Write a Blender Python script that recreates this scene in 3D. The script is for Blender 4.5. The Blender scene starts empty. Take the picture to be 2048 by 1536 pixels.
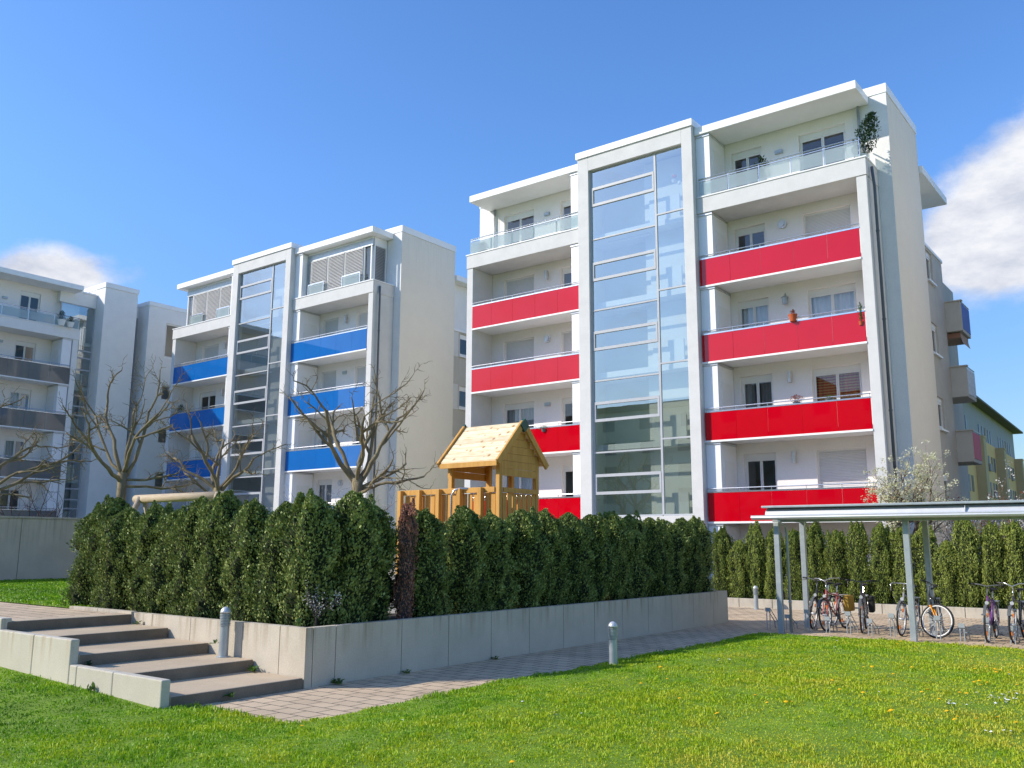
import bpy, math, random
import numpy as np
from mathutils import Vector, Matrix

R = math.radians
scene = bpy.context.scene
col = scene.collection
random.seed(11)
rng = np.random.default_rng(11)

# ------------------------------------------------------------------ helpers
class MB:
    """collects polygons, then builds ONE mesh object"""
    def __init__(s):
        s.v = []; s.f = []; s.m = []; s.mi = 0
    def add(s, vs, fs):
        o = len(s.v); s.v += [tuple(p) for p in vs]
        for f in fs:
            s.f.append([o + i for i in f]); s.m.append(s.mi)
        return s
    def box(s, a, b):
        x0, x1 = sorted((a[0], b[0])); y0, y1 = sorted((a[1], b[1])); z0, z1 = sorted((a[2], b[2]))
        s.add([(x0, y0, z0), (x1, y0, z0), (x1, y1, z0), (x0, y1, z0), (x0, y0, z1), (x1, y0, z1), (x1, y1, z1), (x0, y1, z1)],
              [(0, 3, 2, 1), (4, 5, 6, 7), (0, 1, 5, 4), (1, 2, 6, 5), (2, 3, 7, 6), (3, 0, 4, 7)])
        return s
    def quad(s, *p):
        return s.add(p, [tuple(range(len(p)))])
    def tube(s, pts, r, n=8, cap=True):
        pts = [Vector(p) for p in pts]
        if not hasattr(r, '__len__'): r = [r] * len(pts)
        vs = []; fs = []; ref = None
        for i, p in enumerate(pts):
            if i == 0: t = pts[1] - p
            elif i == len(pts) - 1: t = p - pts[i - 1]
            else: t = (pts[i + 1] - p).normalized() + (p - pts[i - 1]).normalized()
            if t.length < 1e-9: t = Vector((0, 0, 1))
            t.normalize()
            if ref is None:
                ref = Vector((0, 0, 1)) if abs(t.z) < .9 else Vector((1, 0, 0))
            ref = (ref - t * ref.dot(t))
            if ref.length < 1e-6: ref = t.orthogonal()
            ref.normalize(); b = t.cross(ref)
            for k in range(n):
                a = 2 * math.pi * k / n
                vs.append(p + (ref * math.cos(a) + b * math.sin(a)) * r[i])
        for i in range(len(pts) - 1):
            for k in range(n):
                k2 = (k + 1) % n
                fs.append((i * n + k, i * n + k2, (i + 1) * n + k2, (i + 1) * n + k))
        if cap:
            fs.append(tuple(reversed(range(n)))); fs.append(tuple(range((len(pts) - 1) * n, len(pts) * n)))
        return s.add(vs, fs)
    def lathe(s, prof, c=(0, 0, 0), n=20):
        vs = []; fs = []
        for (r, z) in prof:
            for k in range(n):
                a = 2 * math.pi * k / n
                vs.append((c[0] + r * math.cos(a), c[1] + r * math.sin(a), c[2] + z))
        for i in range(len(prof) - 1):
            for k in range(n):
                k2 = (k + 1) % n
                fs.append((i * n + k, i * n + k2, (i + 1) * n + k2, (i + 1) * n + k))
        fs.append(tuple(reversed(range(n)))); fs.append(tuple(range((len(prof) - 1) * n, len(prof) * n)))
        return s.add(vs, fs)
    def build(s, name, mat, parent=None, smooth=False, bevel=0.0, loc=None):
        me = bpy.data.meshes.new(name)
        me.from_pydata(s.v, [], s.f)
        mats = mat if isinstance(mat, (list, tuple)) else [mat]
        for m in mats: me.materials.append(m)
        if len(mats) > 1: me.polygons.foreach_set('material_index', s.m)
        if smooth: me.polygons.foreach_set('use_smooth', [True] * len(me.polygons))
        me.update()
        o = bpy.data.objects.new(name, me); col.objects.link(o)
        if parent is not None: o.parent = parent
        if loc is not None: o.location = loc
        if bevel > 0:
            b = o.modifiers.new('Bevel', 'BEVEL'); b.width = bevel; b.segments = 2; b.limit_method = 'ANGLE'
        return o

def np_mesh(name, verts, faces_list, mats, midx=None, smooth=False):
    """fast mesh from numpy arrays; faces_list = list of (M,k) arrays"""
    me = bpy.data.meshes.new(name)
    me.vertices.add(len(verts)); me.vertices.foreach_set('co', np.asarray(verts, np.float32).ravel())
    loops = np.concatenate([f.ravel() for f in faces_list]).astype(np.int32)
    tot = np.concatenate([np.full(len(f), f.shape[1]) for f in faces_list]).astype(np.int32)
    st = np.concatenate([[0], np.cumsum(tot)[:-1]]).astype(np.int32)
    me.loops.add(len(loops)); me.loops.foreach_set('vertex_index', loops)
    me.polygons.add(len(tot)); me.polygons.foreach_set('loop_start', st); me.polygons.foreach_set('loop_total', tot)
    for m in mats: me.materials.append(m)
    if midx is not None: me.polygons.foreach_set('material_index', np.asarray(midx, np.int32))
    if smooth: me.polygons.foreach_set('use_smooth', np.ones(len(tot), bool))
    me.update(calc_edges=True); me.validate()
    return me

def tag(o, label=None, cat=None, group=None, kind=None):
    if label: o['label'] = label
    if cat: o['category'] = cat
    if group: o['group'] = group
    if kind: o['kind'] = kind
    return o

def thing(name, label, cat, loc=(0, 0, 0), rz=0.0, group=None):
    o = bpy.data.objects.new(name, None); col.objects.link(o)
    o.empty_display_size = .2
    o.location = loc; o.rotation_euler = (0, 0, rz)
    return tag(o, label, cat, group)

def mesh_obj(name, me, loc=(0, 0, 0), rz=0.0, sc=(1, 1, 1), parent=None):
    o = bpy.data.objects.new(name, me); col.objects.link(o)
    o.location = loc; o.rotation_euler = (0, 0, rz); o.scale = sc
    if parent is not None: o.parent = parent
    return o

def copy_tree(o, parent=None):
    c = o.copy(); col.objects.link(c)
    if parent is not None: c.parent = parent
    for ch in list(o.children): copy_tree(ch, c)
    return c

# ---------------------------------------------------------------- materials
def newmat(name):
    m = bpy.data.materials.new(name); m.use_nodes = True
    nt = m.node_tree; nt.nodes.clear()
    out = nt.nodes.new('ShaderNodeOutputMaterial')
    return m, nt, out

def N(nt, typ, **kw):
    n = nt.nodes.new(typ)
    for k, v in kw.items():
        if k in n.inputs: n.inputs[k].default_value = v
        else: setattr(n, k, v)
    return n

def c4(c): return (c[0], c[1], c[2], 1.0)

def noise(nt, scale, detail=4, rough=.55, stretch=None):
    tc = N(nt, 'ShaderNodeTexCoord')
    vec = tc.outputs['Object']
    if stretch:
        mp = N(nt, 'ShaderNodeMapping'); mp.inputs['Scale'].default_value = stretch
        nt.links.new(vec, mp.inputs['Vector']); vec = mp.outputs['Vector']
    n = N(nt, 'ShaderNodeTexNoise'); n.inputs['Scale'].default_value = scale
    n.inputs['Detail'].default_value = detail; n.inputs['Roughness'].default_value = rough
    nt.links.new(vec, n.inputs['Vector'])
    return n

def ramp(nt, fac, stops):
    r = N(nt, 'ShaderNodeValToRGB')
    el = r.color_ramp.elements
    while len(el) < len(stops): el.new(.5)
    for e, (p, c) in zip(el, stops):
        e.position = p; e.color = c4(c)
    nt.links.new(fac, r.inputs['Fac'])
    return r

def surf(name, c1, c2=None, rough=.7, spec=.3, scale=3., detail=5, bump=0., bscale=40., metal=0., coat=0., stretch=None, lo=.3, hi=.7):
    m, nt, out = newmat(name)
    b = N(nt, 'ShaderNodeBsdfPrincipled')
    b.inputs['Roughness'].default_value = rough; b.inputs['Metallic'].default_value = metal
    b.inputs['Specular IOR Level'].default_value = spec; b.inputs['Coat Weight'].default_value = coat
    if c2 is None: c2 = tuple(x * .88 for x in c1)
    n = noise(nt, scale, detail, .6, stretch)
    r = ramp(nt, n.outputs['Fac'], [(lo, c2), (hi, c1)])
    nt.links.new(r.outputs['Color'], b.inputs['Base Color'])
    if bump > 0:
        n2 = noise(nt, bscale, 3)
        bm = N(nt, 'ShaderNodeBump'); bm.inputs['Strength'].default_value = bump; bm.inputs['Distance'].default_value = .02
        nt.links.new(n2.outputs['Fac'], bm.inputs['Height']); nt.links.new(bm.outputs['Normal'], b.inputs['Normal'])
    nt.links.new(b.outputs['BSDF'], out.inputs['Surface'])
    return m

def streaky(name, c1, c2, stain, rough=.85, ztop=None, zlen=.25, bump=.15):
    """plaster / concrete with rain streaks running down from the top edge and fine grain"""
    m, nt, out = newmat(name)
    b = N(nt, 'ShaderNodeBsdfPrincipled'); b.inputs['Roughness'].default_value = rough
    b.inputs['Specular IOR Level'].default_value = .25
    n = noise(nt, 1.7, 6, .62); r = ramp(nt, n.outputs['Fac'], [(.32, c2), (.68, c1)])
    st = noise(nt, 1.0, 4, .6, (9, 9, .45))
    tc = N(nt, 'ShaderNodeTexCoord'); sx = N(nt, 'ShaderNodeSeparateXYZ'); nt.links.new(tc.outputs['Object'], sx.inputs[0])
    mr = N(nt, 'ShaderNodeMapRange'); mr.inputs['From Min'].default_value = (ztop or 0) - zlen; mr.inputs['From Max'].default_value = (ztop or 0)
    nt.links.new(sx.outputs['Z'], mr.inputs['Value'])
    mr2 = N(nt, 'ShaderNodeMapRange'); mr2.inputs['From Min'].default_value = .49; mr2.inputs['From Max'].default_value = .72
    nt.links.new(st.outputs['Fac'], mr2.inputs['Value'])
    mu = N(nt, 'ShaderNodeMath', operation='MULTIPLY'); nt.links.new(mr.outputs[0], mu.inputs[0]); nt.links.new(mr2.outputs[0], mu.inputs[1])
    mx = N(nt, 'ShaderNodeMix', data_type='RGBA'); nt.links.new(mu.outputs[0], mx.inputs['Factor'])
    nt.links.new(r.outputs['Color'], mx.inputs['A']); mx.inputs['B'].default_value = c4(stain)
    fine = noise(nt, 60, 2); rf = ramp(nt, fine.outputs['Fac'], [(.3, (.86, .86, .86)), (.65, (1, 1, 1))])
    mm = N(nt, 'ShaderNodeMix', data_type='RGBA', blend_type='MULTIPLY'); mm.inputs['Factor'].default_value = 1.0
    nt.links.new(mx.outputs['Result'], mm.inputs['A']); nt.links.new(rf.outputs['Color'], mm.inputs['B'])
    nt.links.new(mm.outputs['Result'], b.inputs['Base Color'])
    bm = N(nt, 'ShaderNodeBump'); bm.inputs['Strength'].default_value = bump; bm.inputs['Distance'].default_value = .01
    nt.links.new(fine.outputs['Fac'], bm.inputs['Height']); nt.links.new(bm.outputs['Normal'], b.inputs['Normal'])
    nt.links.new(b.outputs['BSDF'], out.inputs['Surface'])
    return m

def facing_fresnel(nt, ior):
    g = N(nt, 'ShaderNodeNewGeometry'); d = N(nt, 'ShaderNodeVectorMath', operation='DOT_PRODUCT')
    nt.links.new(g.outputs['Incoming'], d.inputs[0]); nt.links.new(g.outputs['Normal'], d.inputs[1])
    a = N(nt, 'ShaderNodeMath', operation='ABSOLUTE'); nt.links.new(d.outputs['Value'], a.inputs[0])
    o = N(nt, 'ShaderNodeMath', operation='SUBTRACT'); o.inputs[0].default_value = 1.0; nt.links.new(a.outputs[0], o.inputs[1])
    p = N(nt, 'ShaderNodeMath', operation='POWER'); nt.links.new(o.outputs[0], p.inputs[0]); p.inputs[1].default_value = 5
    f0 = ((ior - 1) / (ior + 1)) ** 2
    m = N(nt, 'ShaderNodeMath', operation='MULTIPLY_ADD'); nt.links.new(p.outputs[0], m.inputs[0]); m.inputs[1].default_value = 1 - f0; m.inputs[2].default_value = f0
    return m

def glass(name, tint=(.8, .86, .88), ior=1.6, refl=1.0, rough=0.0, gloss=(1, 1, 1)):
    m, nt, out = newmat(name)
    tr = N(nt, 'ShaderNodeBsdfTransparent'); tr.inputs['Color'].default_value = c4(tint)
    gl = N(nt, 'ShaderNodeBsdfGlossy'); gl.inputs['Roughness'].default_value = rough; gl.inputs['Color'].default_value = c4(gloss)
    # panes are never perfectly flat: a faint large ripple
    nz = noise(nt, .9, 1); bp = N(nt, 'ShaderNodeBump'); bp.inputs['Strength'].default_value = .03; bp.inputs['Distance'].default_value = .02
    nt.links.new(nz.outputs['Fac'], bp.inputs['Height']); nt.links.new(bp.outputs['Normal'], gl.inputs['Normal'])
    fr = facing_fresnel(nt, ior)
    mu = N(nt, 'ShaderNodeMath', operation='MULTIPLY'); mu.inputs[1].default_value = refl; mu.use_clamp = True
    nt.links.new(fr.outputs[0], mu.inputs[0])
    mx = N(nt, 'ShaderNodeMixShader'); nt.links.new(mu.outputs[0], mx.inputs[0])
    nt.links.new(tr.outputs[0], mx.inputs[1]); nt.links.new(gl.outputs[0], mx.inputs[2]); nt.links.new(mx.outputs[0], out.inputs['Surface'])
    return m

def panel_glass(name, c, c2, ior=1.5, refl=1.0):
    """back-painted balcony glass: coloured body with a mirror-like face"""
    m, nt, out = newmat(name)
    d = N(nt, 'ShaderNodeBsdfPrincipled'); d.inputs['Roughness'].default_value = .6; d.inputs['Specular IOR Level'].default_value = 0
    n = noise(nt, .8, 3); r = ramp(nt, n.outputs['Fac'], [(.3, c2), (.7, c)]); nt.links.new(r.outputs['Color'], d.inputs['Base Color'])
    gl = N(nt, 'ShaderNodeBsdfGlossy'); gl.inputs['Roughness'].default_value = .02
    fr = facing_fresnel(nt, ior)
    mu = N(nt, 'ShaderNodeMath', operation='MULTIPLY'); mu.inputs[1].default_value = refl; mu.use_clamp = True
    nt.links.new(fr.outputs[0], mu.inputs[0])
    mx = N(nt, 'ShaderNodeMixShader'); nt.links.new(mu.outputs[0], mx.inputs[0])
    nt.links.new(d.outputs[0], mx.inputs[1]); nt.links.new(gl.outputs[0], mx.inputs[2]); nt.links.new(mx.outputs[0], out.inputs['Surface'])
    return m

def leafmat(name, cols, patch=1.2, trans=.3, rough=.5, spec=.3, contrast=1.0):
    """cols: 3 colours; per-leaf random plus clump noise"""
    m, nt, out = newmat(name)
    g = N(nt, 'ShaderNodeNewGeometry'); n = noise(nt, patch, 3)
    a = N(nt, 'ShaderNodeMath', operation='MULTIPLY_ADD'); a.inputs[1].default_value = .55
    sc_ = N(nt, 'ShaderNodeMath', operation='MULTIPLY'); sc_.inputs[1].default_value = .5
    nt.links.new(g.outputs['Random Per Island'], a.inputs[0]); nt.links.new(n.outputs['Fac'], sc_.inputs[0]); nt.links.new(sc_.outputs[0], a.inputs[2])
    oi = N(nt, 'ShaderNodeObjectInfo'); om = N(nt, 'ShaderNodeMath', operation='MULTIPLY_ADD'); om.inputs[1].default_value = .16; om.inputs[2].default_value = -.08
    nt.links.new(oi.outputs['Random'], om.inputs[0]); ad = N(nt, 'ShaderNodeMath', operation='ADD'); nt.links.new(a.outputs[0], ad.inputs[0]); nt.links.new(om.outputs[0], ad.inputs[1])
    r = ramp(nt, ad.outputs[0], [(.2, cols[0]), (.5, cols[1]), (.8, cols[2])])
    b = N(nt, 'ShaderNodeBsdfPrincipled'); b.inputs['Roughness'].default_value = rough; b.inputs['Specular IOR Level'].default_value = spec
    t = N(nt, 'ShaderNodeBsdfTranslucent')
    nt.links.new(r.outputs['Color'], b.inputs['Base Color']); nt.links.new(r.outputs['Color'], t.inputs['Color'])
    mx = N(nt, 'ShaderNodeMixShader'); mx.inputs[0].default_value = trans
    nt.links.new(b.outputs[0], mx.inputs[1]); nt.links.new(t.outputs[0], mx.inputs[2]); nt.links.new(mx.outputs[0], out.inputs['Surface'])
    return m

def curtain_mat(name, c1, c2, scale, axis='x', soft=False):
    m, nt, out = newmat(name)
    tc = N(nt, 'ShaderNodeTexCoord'); mp = N(nt, 'ShaderNodeMapping')
    nt.links.new(tc.outputs['Object'], mp.inputs['Vector'])
    w = N(nt, 'ShaderNodeTexWave'); w.wave_type = 'BANDS'; w.bands_direction = axis.upper(); w.inputs['Scale'].default_value = scale
    w.inputs['Distortion'].default_value = 1.5 if soft else .3
    nt.links.new(mp.outputs[0], w.inputs['Vector'])
    r = ramp(nt, w.outputs['Fac'], [(.2, c1), (.8, c2)])
    b = N(nt, 'ShaderNodeBsdfPrincipled'); b.inputs['Roughness'].default_value = .9; b.inputs['Specular IOR Level'].default_value = .1
    nt.links.new(r.outputs[0], b.inputs['Base Color']); nt.links.new(b.outputs[0], out.inputs['Surface'])
    return m

M = {}
M['plaster'] = streaky('light grey plaster', (.88, .865, .84), (.82, .805, .785), (.55, .55, .53), ztop=99)
M['facade'] = streaky('speckled facade plaster', (.71, .70, .68), (.64, .632, .615), (.5, .5, .48), ztop=99, bump=.3)
M['side'] = streaky('warm side plaster', (.83, .775, .68), (.80, .745, .655), (.75, .70, .61), ztop=17.3, zlen=3)
M['rear'] = streaky('grey rear plaster', (.56, .53, .47), (.50, .47, .42), (.42, .4, .37), ztop=13, zlen=3)
M['loggia'] = streaky('loggia wall plaster', (.93, .88, .845), (.90, .85, .815), (.6, .6, .6), ztop=99)
M['white'] = surf('white render', (.88, .88, .87), (.83, .83, .82), rough=.55, scale=2, bump=.05)
M['cap'] = surf('white metal coping', (.86, .86, .86), (.80, .80, .80), rough=.4, scale=1.2)
M['closet'] = surf('white laminate panel', (.88, .88, .89), (.84, .84, .86), rough=.35, scale=1.5)
M['pvc'] = surf('white window frame', (.84, .83, .81), (.8, .79, .77), rough=.35, scale=3)
M['shutter'] = surf('roller shutter', (.76, .75, .74), (.71, .70, .69), rough=.5, scale=2)
M['alu'] = surf('anodised aluminium', (.62, .63, .65), (.55, .56, .58), rough=.38, scale=4, spec=.5, metal=.35)
M['framealu'] = surf('grey window aluminium', (.47, .48, .50), (.42, .43, .45), rough=.4, scale=4, spec=.4)
M['steel'] = surf('galvanised steel', (.46, .50, .52), (.36, .40, .43), rough=.42, scale=7, metal=.45, spec=.5)
M['brightsteel'] = surf('polished steel', (.72, .72, .73), (.62, .62, .63), rough=.22, scale=6, metal=.9)
M['darkpipe'] = surf('dark downpipe', (.13, .14, .15), (.10, .11, .12), rough=.5, scale=3)
M['interior'] = surf('stairwell wall', (.66, .70, .52), (.62, .66, .49), rough=.8, scale=1.0)
M['interior2'] = surf('lift shaft', (.74, .75, .66), (.70, .71, .62), rough=.8, scale=1.0)
M['interior3'] = surf('darkened stairwell', (.42, .42, .41), (.36, .36, .35), rough=.8, scale=1.0)  # colour darkened to stand in for the dark reflection on the blue house's glazing
M['room'] = surf('room wall', (.34, .33, .32), (.28, .27, .26), rough=.9, scale=1.0)
M['black'] = surf('black rubber', (.03, .03, .032), (.02, .02, .022), rough=.6, scale=9)
M['red'] = panel_glass('red balcony glass', (.58, .0, .010), (.53, .0, .008), ior=1.6, refl=1.0)
M['blue'] = panel_glass('blue balcony glass', (.006, .14, .46), (.005, .12, .41), ior=1.6, refl=1.1)
M['grey'] = panel_glass('grey balcony glass', (.17, .17, .165), (.14, .14, .135), ior=1.6)
M['pink'] = surf('pink panel', (.60, .05, .13), (.5, .04, .1), rough=.6)
M['bluepanel'] = surf('blue rear panel', (.05, .10, .42), (.04, .085, .36), rough=.6)
M['stairglass'] = glass('stairwell glazing', (.78, .83, .82), ior=2.1, refl=2.7, gloss=(.86, .92, .95))
M['pane'] = glass('window pane', (.82, .85, .86), ior=1.7, refl=1.1)
M['railglass'] = glass('frosted rail glass', (.80, .86, .86), ior=1.5)
# frosted part of the rail glass
def frosted():
    m, nt, out = newmat('satin glass')
    tr = N(nt, 'ShaderNodeBsdfTransparent'); tr.inputs['Color'].default_value = (.84, .9, .9, 1)
    d = N(nt, 'ShaderNodeBsdfDiffuse'); d.inputs['Color'].default_value = (.62, .70, .71, 1)
    t = N(nt, 'ShaderNodeBsdfTranslucent'); t.inputs['Color'].default_value = (.7, .78, .79, 1)
    g = N(nt, 'ShaderNodeBsdfGlossy'); g.inputs['Roughness'].default_value = .05
    m1 = N(nt, 'ShaderNodeMixShader'); m1.inputs[0].default_value = .5; nt.links.new(d.outputs[0], m1.inputs[1]); nt.links.new(t.outputs[0], m1.inputs[2])
    nz = noise(nt, .6, 2); mr = N(nt, 'ShaderNodeMapRange'); mr.inputs['To Min'].default_value = .40; mr.inputs['To Max'].default_value = .55
    nt.links.new(nz.outputs['Fac'], mr.inputs['Value'])
    m2 = N(nt, 'ShaderNodeMixShader'); nt.links.new(mr.outputs[0], m2.inputs[0]); nt.links.new(tr.outputs[0], m2.inputs[1]); nt.links.new(m1.outputs[0], m2.inputs[2])
    fr = facing_fresnel(nt, 1.5)
    m3 = N(nt, 'ShaderNodeMixShader'); nt.links.new(fr.outputs[0], m3.inputs[0]); nt.links.new(m2.outputs[0], m3.inputs[1]); nt.links.new(g.outputs[0], m3.inputs[2])
    nt.links.new(m3.outputs[0], out.inputs['Surface'])
    return m
M['satin'] = frosted()
M['curt_white'] = curtain_mat('white net curtain', (.55, .60, .66), (.80, .84, .88), 9, 'x', True)
M['curt_grey'] = curtain_mat('grey curtain', (.22, .24, .26), (.46, .48, .50), 8, 'x', True)
M['curt_stripe'] = curtain_mat('dark striped curtain', (.06, .07, .09), (.38, .37, .33), 14, 'x')
M['curt_orange'] = curtain_mat('orange striped blind', (.38, .07, .03), (.50, .28, .10), 3.2, 'z')
M['awning'] = curtain_mat('striped awning', (.30, .16, .11), (.55, .48, .40), 6, 'y')
M['concrete'] = streaky('planter concrete', (.62, .55, .445), (.53, .47, .375), (.33, .26, .17), ztop=.72, zlen=.4)
M['cheek'] = streaky('cheek wall concrete', (.62, .57, .47), (.55, .505, .415), (.44, .35, .23), ztop=.6, zlen=.4)
M['wallconc'] = streaky('boundary wall concrete', (.62, .54, .44), (.53, .46, .375), (.26, .24, .21), ztop=2.48, zlen=1.0)
M['kerb'] = streaky('kerb concrete', (.55, .50, .41), (.45, .41, .34), (.35, .3, .23), ztop=.26, zlen=.2)
M['joint'] = surf('dark joint', (.12, .11, .10), (.09, .085, .08), rough=.95, scale=8)
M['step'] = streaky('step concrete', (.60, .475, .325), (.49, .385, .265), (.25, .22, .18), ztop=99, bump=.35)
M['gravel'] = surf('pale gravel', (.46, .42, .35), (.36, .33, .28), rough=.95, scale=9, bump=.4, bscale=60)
M['riser'] = streaky('darker riser concrete', (.27, .215, .155), (.16, .13, .095), (.1, .085, .06), ztop=99, bump=.35)  # upright step faces, darker and browner than the treads
M['soil'] = surf('soil', (.10, .075, .05), (.05, .04, .03), rough=.95, scale=5, bump=.5, bscale=20)
M['lawnbase'] = surf('lawn soil', (.20, .31, .02), (.12, .20, .015), rough=.95, scale=2.5, bump=.4, bscale=25)
M['wood'] = surf('honey stained timber', (.68, .36, .085), (.52, .26, .055), rough=.6, scale=2.2, stretch=(6, 6, .7), bump=.1)
M['greencap'] = surf('green metal ridge cap', (.03, .10, .08), (.02, .08, .06), rough=.45)
M['log'] = surf('round log', (.52, .42, .29), (.38, .29, .19), rough=.75, scale=3, stretch=(.7, 5, 5), bump=.25)
M['bark'] = surf('mossy bark', (.29, .235, .13), (.14, .108, .066), rough=.9, scale=5, stretch=(1, 1, .35), bump=.6, bscale=30)
M['twig'] = surf('twig bark', (.24, .17, .11), (.13, .095, .07), rough=.9, scale=6)
M['darkbark'] = surf('dark bark', (.07, .055, .05), (.04, .033, .03), rough=.9, scale=6)
M['terracotta'] = surf('terracotta', (.55, .12, .04), (.45, .09, .03), rough=.75, scale=9)
M['whitepot'] = surf('white pot', (.8, .8, .78), (.74, .74, .72), rough=.5)
M['yellow'] = surf('yellow plaster', (.95, .57, .24), (.9, .53, .22), rough=.85, scale=.6)
M['slate'] = surf('grey blue plaster', (.45, .405, .41), (.41, .37, .375), rough=.85, scale=.6)
M['olive'] = surf('olive plaster', (.62, .44, .26), (.56, .40, .23), rough=.85, scale=.6)
M['eave'] = surf('brown eave', (.20, .165, .14), (.16, .13, .11), rough=.8)
M['winblue'] = surf('far window', (.12, .15, .22), (.09, .11, .17), rough=.4, spec=.2, scale=.7)
M['winbrown'] = surf('far window with brown blind', (.24, .17, .12), (.17, .12, .09), rough=.5, spec=.2, scale=.7)
M['thuja'] = leafmat('conifer sprays', [(.065, .10, .022), (.175, .235, .055), (.38, .43, .13)], patch=4.0, trans=.07, rough=.55, spec=.3)
M['thuja2'] = leafmat('bright conifer sprays', [(.075, .115, .02), (.20, .265, .045), (.40, .44, .10)], patch=4.0, trans=.10, rough=.55, spec=.3)
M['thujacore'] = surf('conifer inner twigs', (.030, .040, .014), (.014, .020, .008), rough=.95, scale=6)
M['copper'] = leafmat('withered copper leaves', [(.20, .085, .055), (.36, .16, .11), (.50, .26, .19)], patch=4, trans=.2)
M['green'] = leafmat('fresh leaves', [(.04, .085, .015), (.08, .16, .03), (.14, .25, .05)], patch=6, trans=.35)
M['darkgreen'] = leafmat('oleander leaves', [(.010, .028, .010), (.022, .055, .018), (.045, .09, .03)], patch=6, trans=.25)
M['blossom'] = leafmat('pale blossom', [(.40, .40, .17), (.66, .66, .42), (.82, .80, .66)], patch=5, trans=.3)
M['whiteblossom'] = leafmat('white blossom', [(.5, .47, .42), (.7, .67, .63), (.85, .83, .8)], patch=5, trans=.3)
M['heather'] = leafmat('red heather', [(.12, .02, .02), (.26, .05, .04), (.35, .12, .06)], patch=6, trans=.2)
M['bud'] = leafmat('green buds', [(.12, .2, .05), (.2, .32, .1), (.3, .45, .2)], patch=6, trans=.3)
M['dandelion'] = surf('dandelion petals', (.85, .50, .01), (.75, .40, .0), rough=.8, scale=20)
M['daisy'] = surf('daisy petals', (.85, .85, .84), (.75, .75, .72), rough=.8, scale=20)

def larch():
    """planed softwood boards: pale, with knots and board-wise tone"""
    m, nt, out = newmat('pale knotty boards')
    b = N(nt, 'ShaderNodeBsdfPrincipled'); b.inputs['Roughness'].default_value = .6; b.inputs['Specular IOR Level'].default_value = .25
    n = noise(nt, 3.0, 4, .6, (1.2, 8, 8)); g = N(nt, 'ShaderNodeNewGeometry')
    r = ramp(nt, n.outputs['Fac'], [(.32, (.70, .50, .26)), (.55, (.80, .68, .46))])
    v = N(nt, 'ShaderNodeTexVoronoi'); v.inputs['Scale'].default_value = 5.5
    tc = N(nt, 'ShaderNodeTexCoord'); nt.links.new(tc.outputs['Object'], v.inputs['Vector'])
    k = N(nt, 'ShaderNodeMapRange'); k.inputs['From Min'].default_value = .10; k.inputs['From Max'].default_value = .28; k.inputs['To Min'].default_value = 1; k.inputs['To Max'].default_value = 0
    nt.links.new(v.outputs['Distance'], k.inputs['Value'])
    mx = N(nt, 'ShaderNodeMix', data_type='RGBA'); nt.links.new(k.outputs[0], mx.inputs['Factor']); nt.links.new(r.outputs[0], mx.inputs['A']); mx.inputs['B'].default_value = (.42, .20, .07, 1)
    hs = N(nt, 'ShaderNodeHueSaturation'); mr = N(nt, 'ShaderNodeMapRange'); mr.inputs['To Min'].default_value = .82; mr.inputs['To Max'].default_value = 1.1
    nt.links.new(g.outputs['Random Per Island'], mr.inputs['Value']); nt.links.new(mr.outputs[0], hs.inputs['Value']); nt.links.new(mx.outputs['Result'], hs.inputs['Color'])
    nt.links.new(hs.outputs[0], b.inputs['Base Color']); nt.links.new(b.outputs[0], out.inputs['Surface'])
    return m
M['larch'] = larch()

def paving():
    m, nt, out = newmat('concrete pavers')
    b = N(nt, 'ShaderNodeBsdfPrincipled'); b.inputs['Roughness'].default_value = .85; b.inputs['Specular IOR Level'].default_value = .25
    tc = N(nt, 'ShaderNodeTexCoord'); br = N(nt, 'ShaderNodeTexBrick'); nt.links.new(tc.outputs['Object'], br.inputs['Vector'])
    br.inputs['Scale'].default_value = 1.0; br.inputs['Brick Width'].default_value = .30; br.inputs['Row Height'].default_value = .235
    br.inputs['Mortar Size'].default_value = .009; br.inputs['Mortar Smooth'].default_value = .3
    br.inputs['Color1'].default_value = (.68, .53, .365, 1); br.inputs['Color2'].default_value = (.57, .445, .305, 1); br.inputs['Mortar'].default_value = (.07, .06, .05, 1)
    n = noise(nt, 1.3, 6); r = ramp(nt, n.outputs['Fac'], [(.3, (.78, .76, .74)), (.7, (1.08, 1.06, 1.04))])
    mm = N(nt, 'ShaderNodeMix', data_type='RGBA', blend_type='MULTIPLY'); mm.inputs['Factor'].default_value = 1
    nt.links.new(br.outputs['Color'], mm.inputs['A']); nt.links.new(r.outputs[0], mm.inputs['B'])
    f = noise(nt, 90, 2); rf = ramp(nt, f.outputs['Fac'], [(.3, (.85, .85, .85)), (.7, (1.1, 1.1, 1.1))])
    m3 = N(nt, 'ShaderNodeMix', data_type='RGBA', blend_type='MULTIPLY'); m3.inputs['Factor'].default_value = 1
    nt.links.new(mm.outputs['Result'], m3.inputs['A']); nt.links.new(rf.outputs[0], m3.inputs['B']); nt.links.new(m3.outputs['Result'], b.inputs['Base Color'])
    bm = N(nt, 'ShaderNodeBump'); bm.inputs['Strength'].default_value = .5; bm.inputs['Distance'].default_value = .01; bm.invert = True
    nt.links.new(br.outputs['Fac'], bm.inputs['Height']); nt.links.new(bm.outputs['Normal'], b.inputs['Normal'])
    nt.links.new(b.outputs[0], out.inputs['Surface'])
    return m
M['paving'] = paving()

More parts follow.
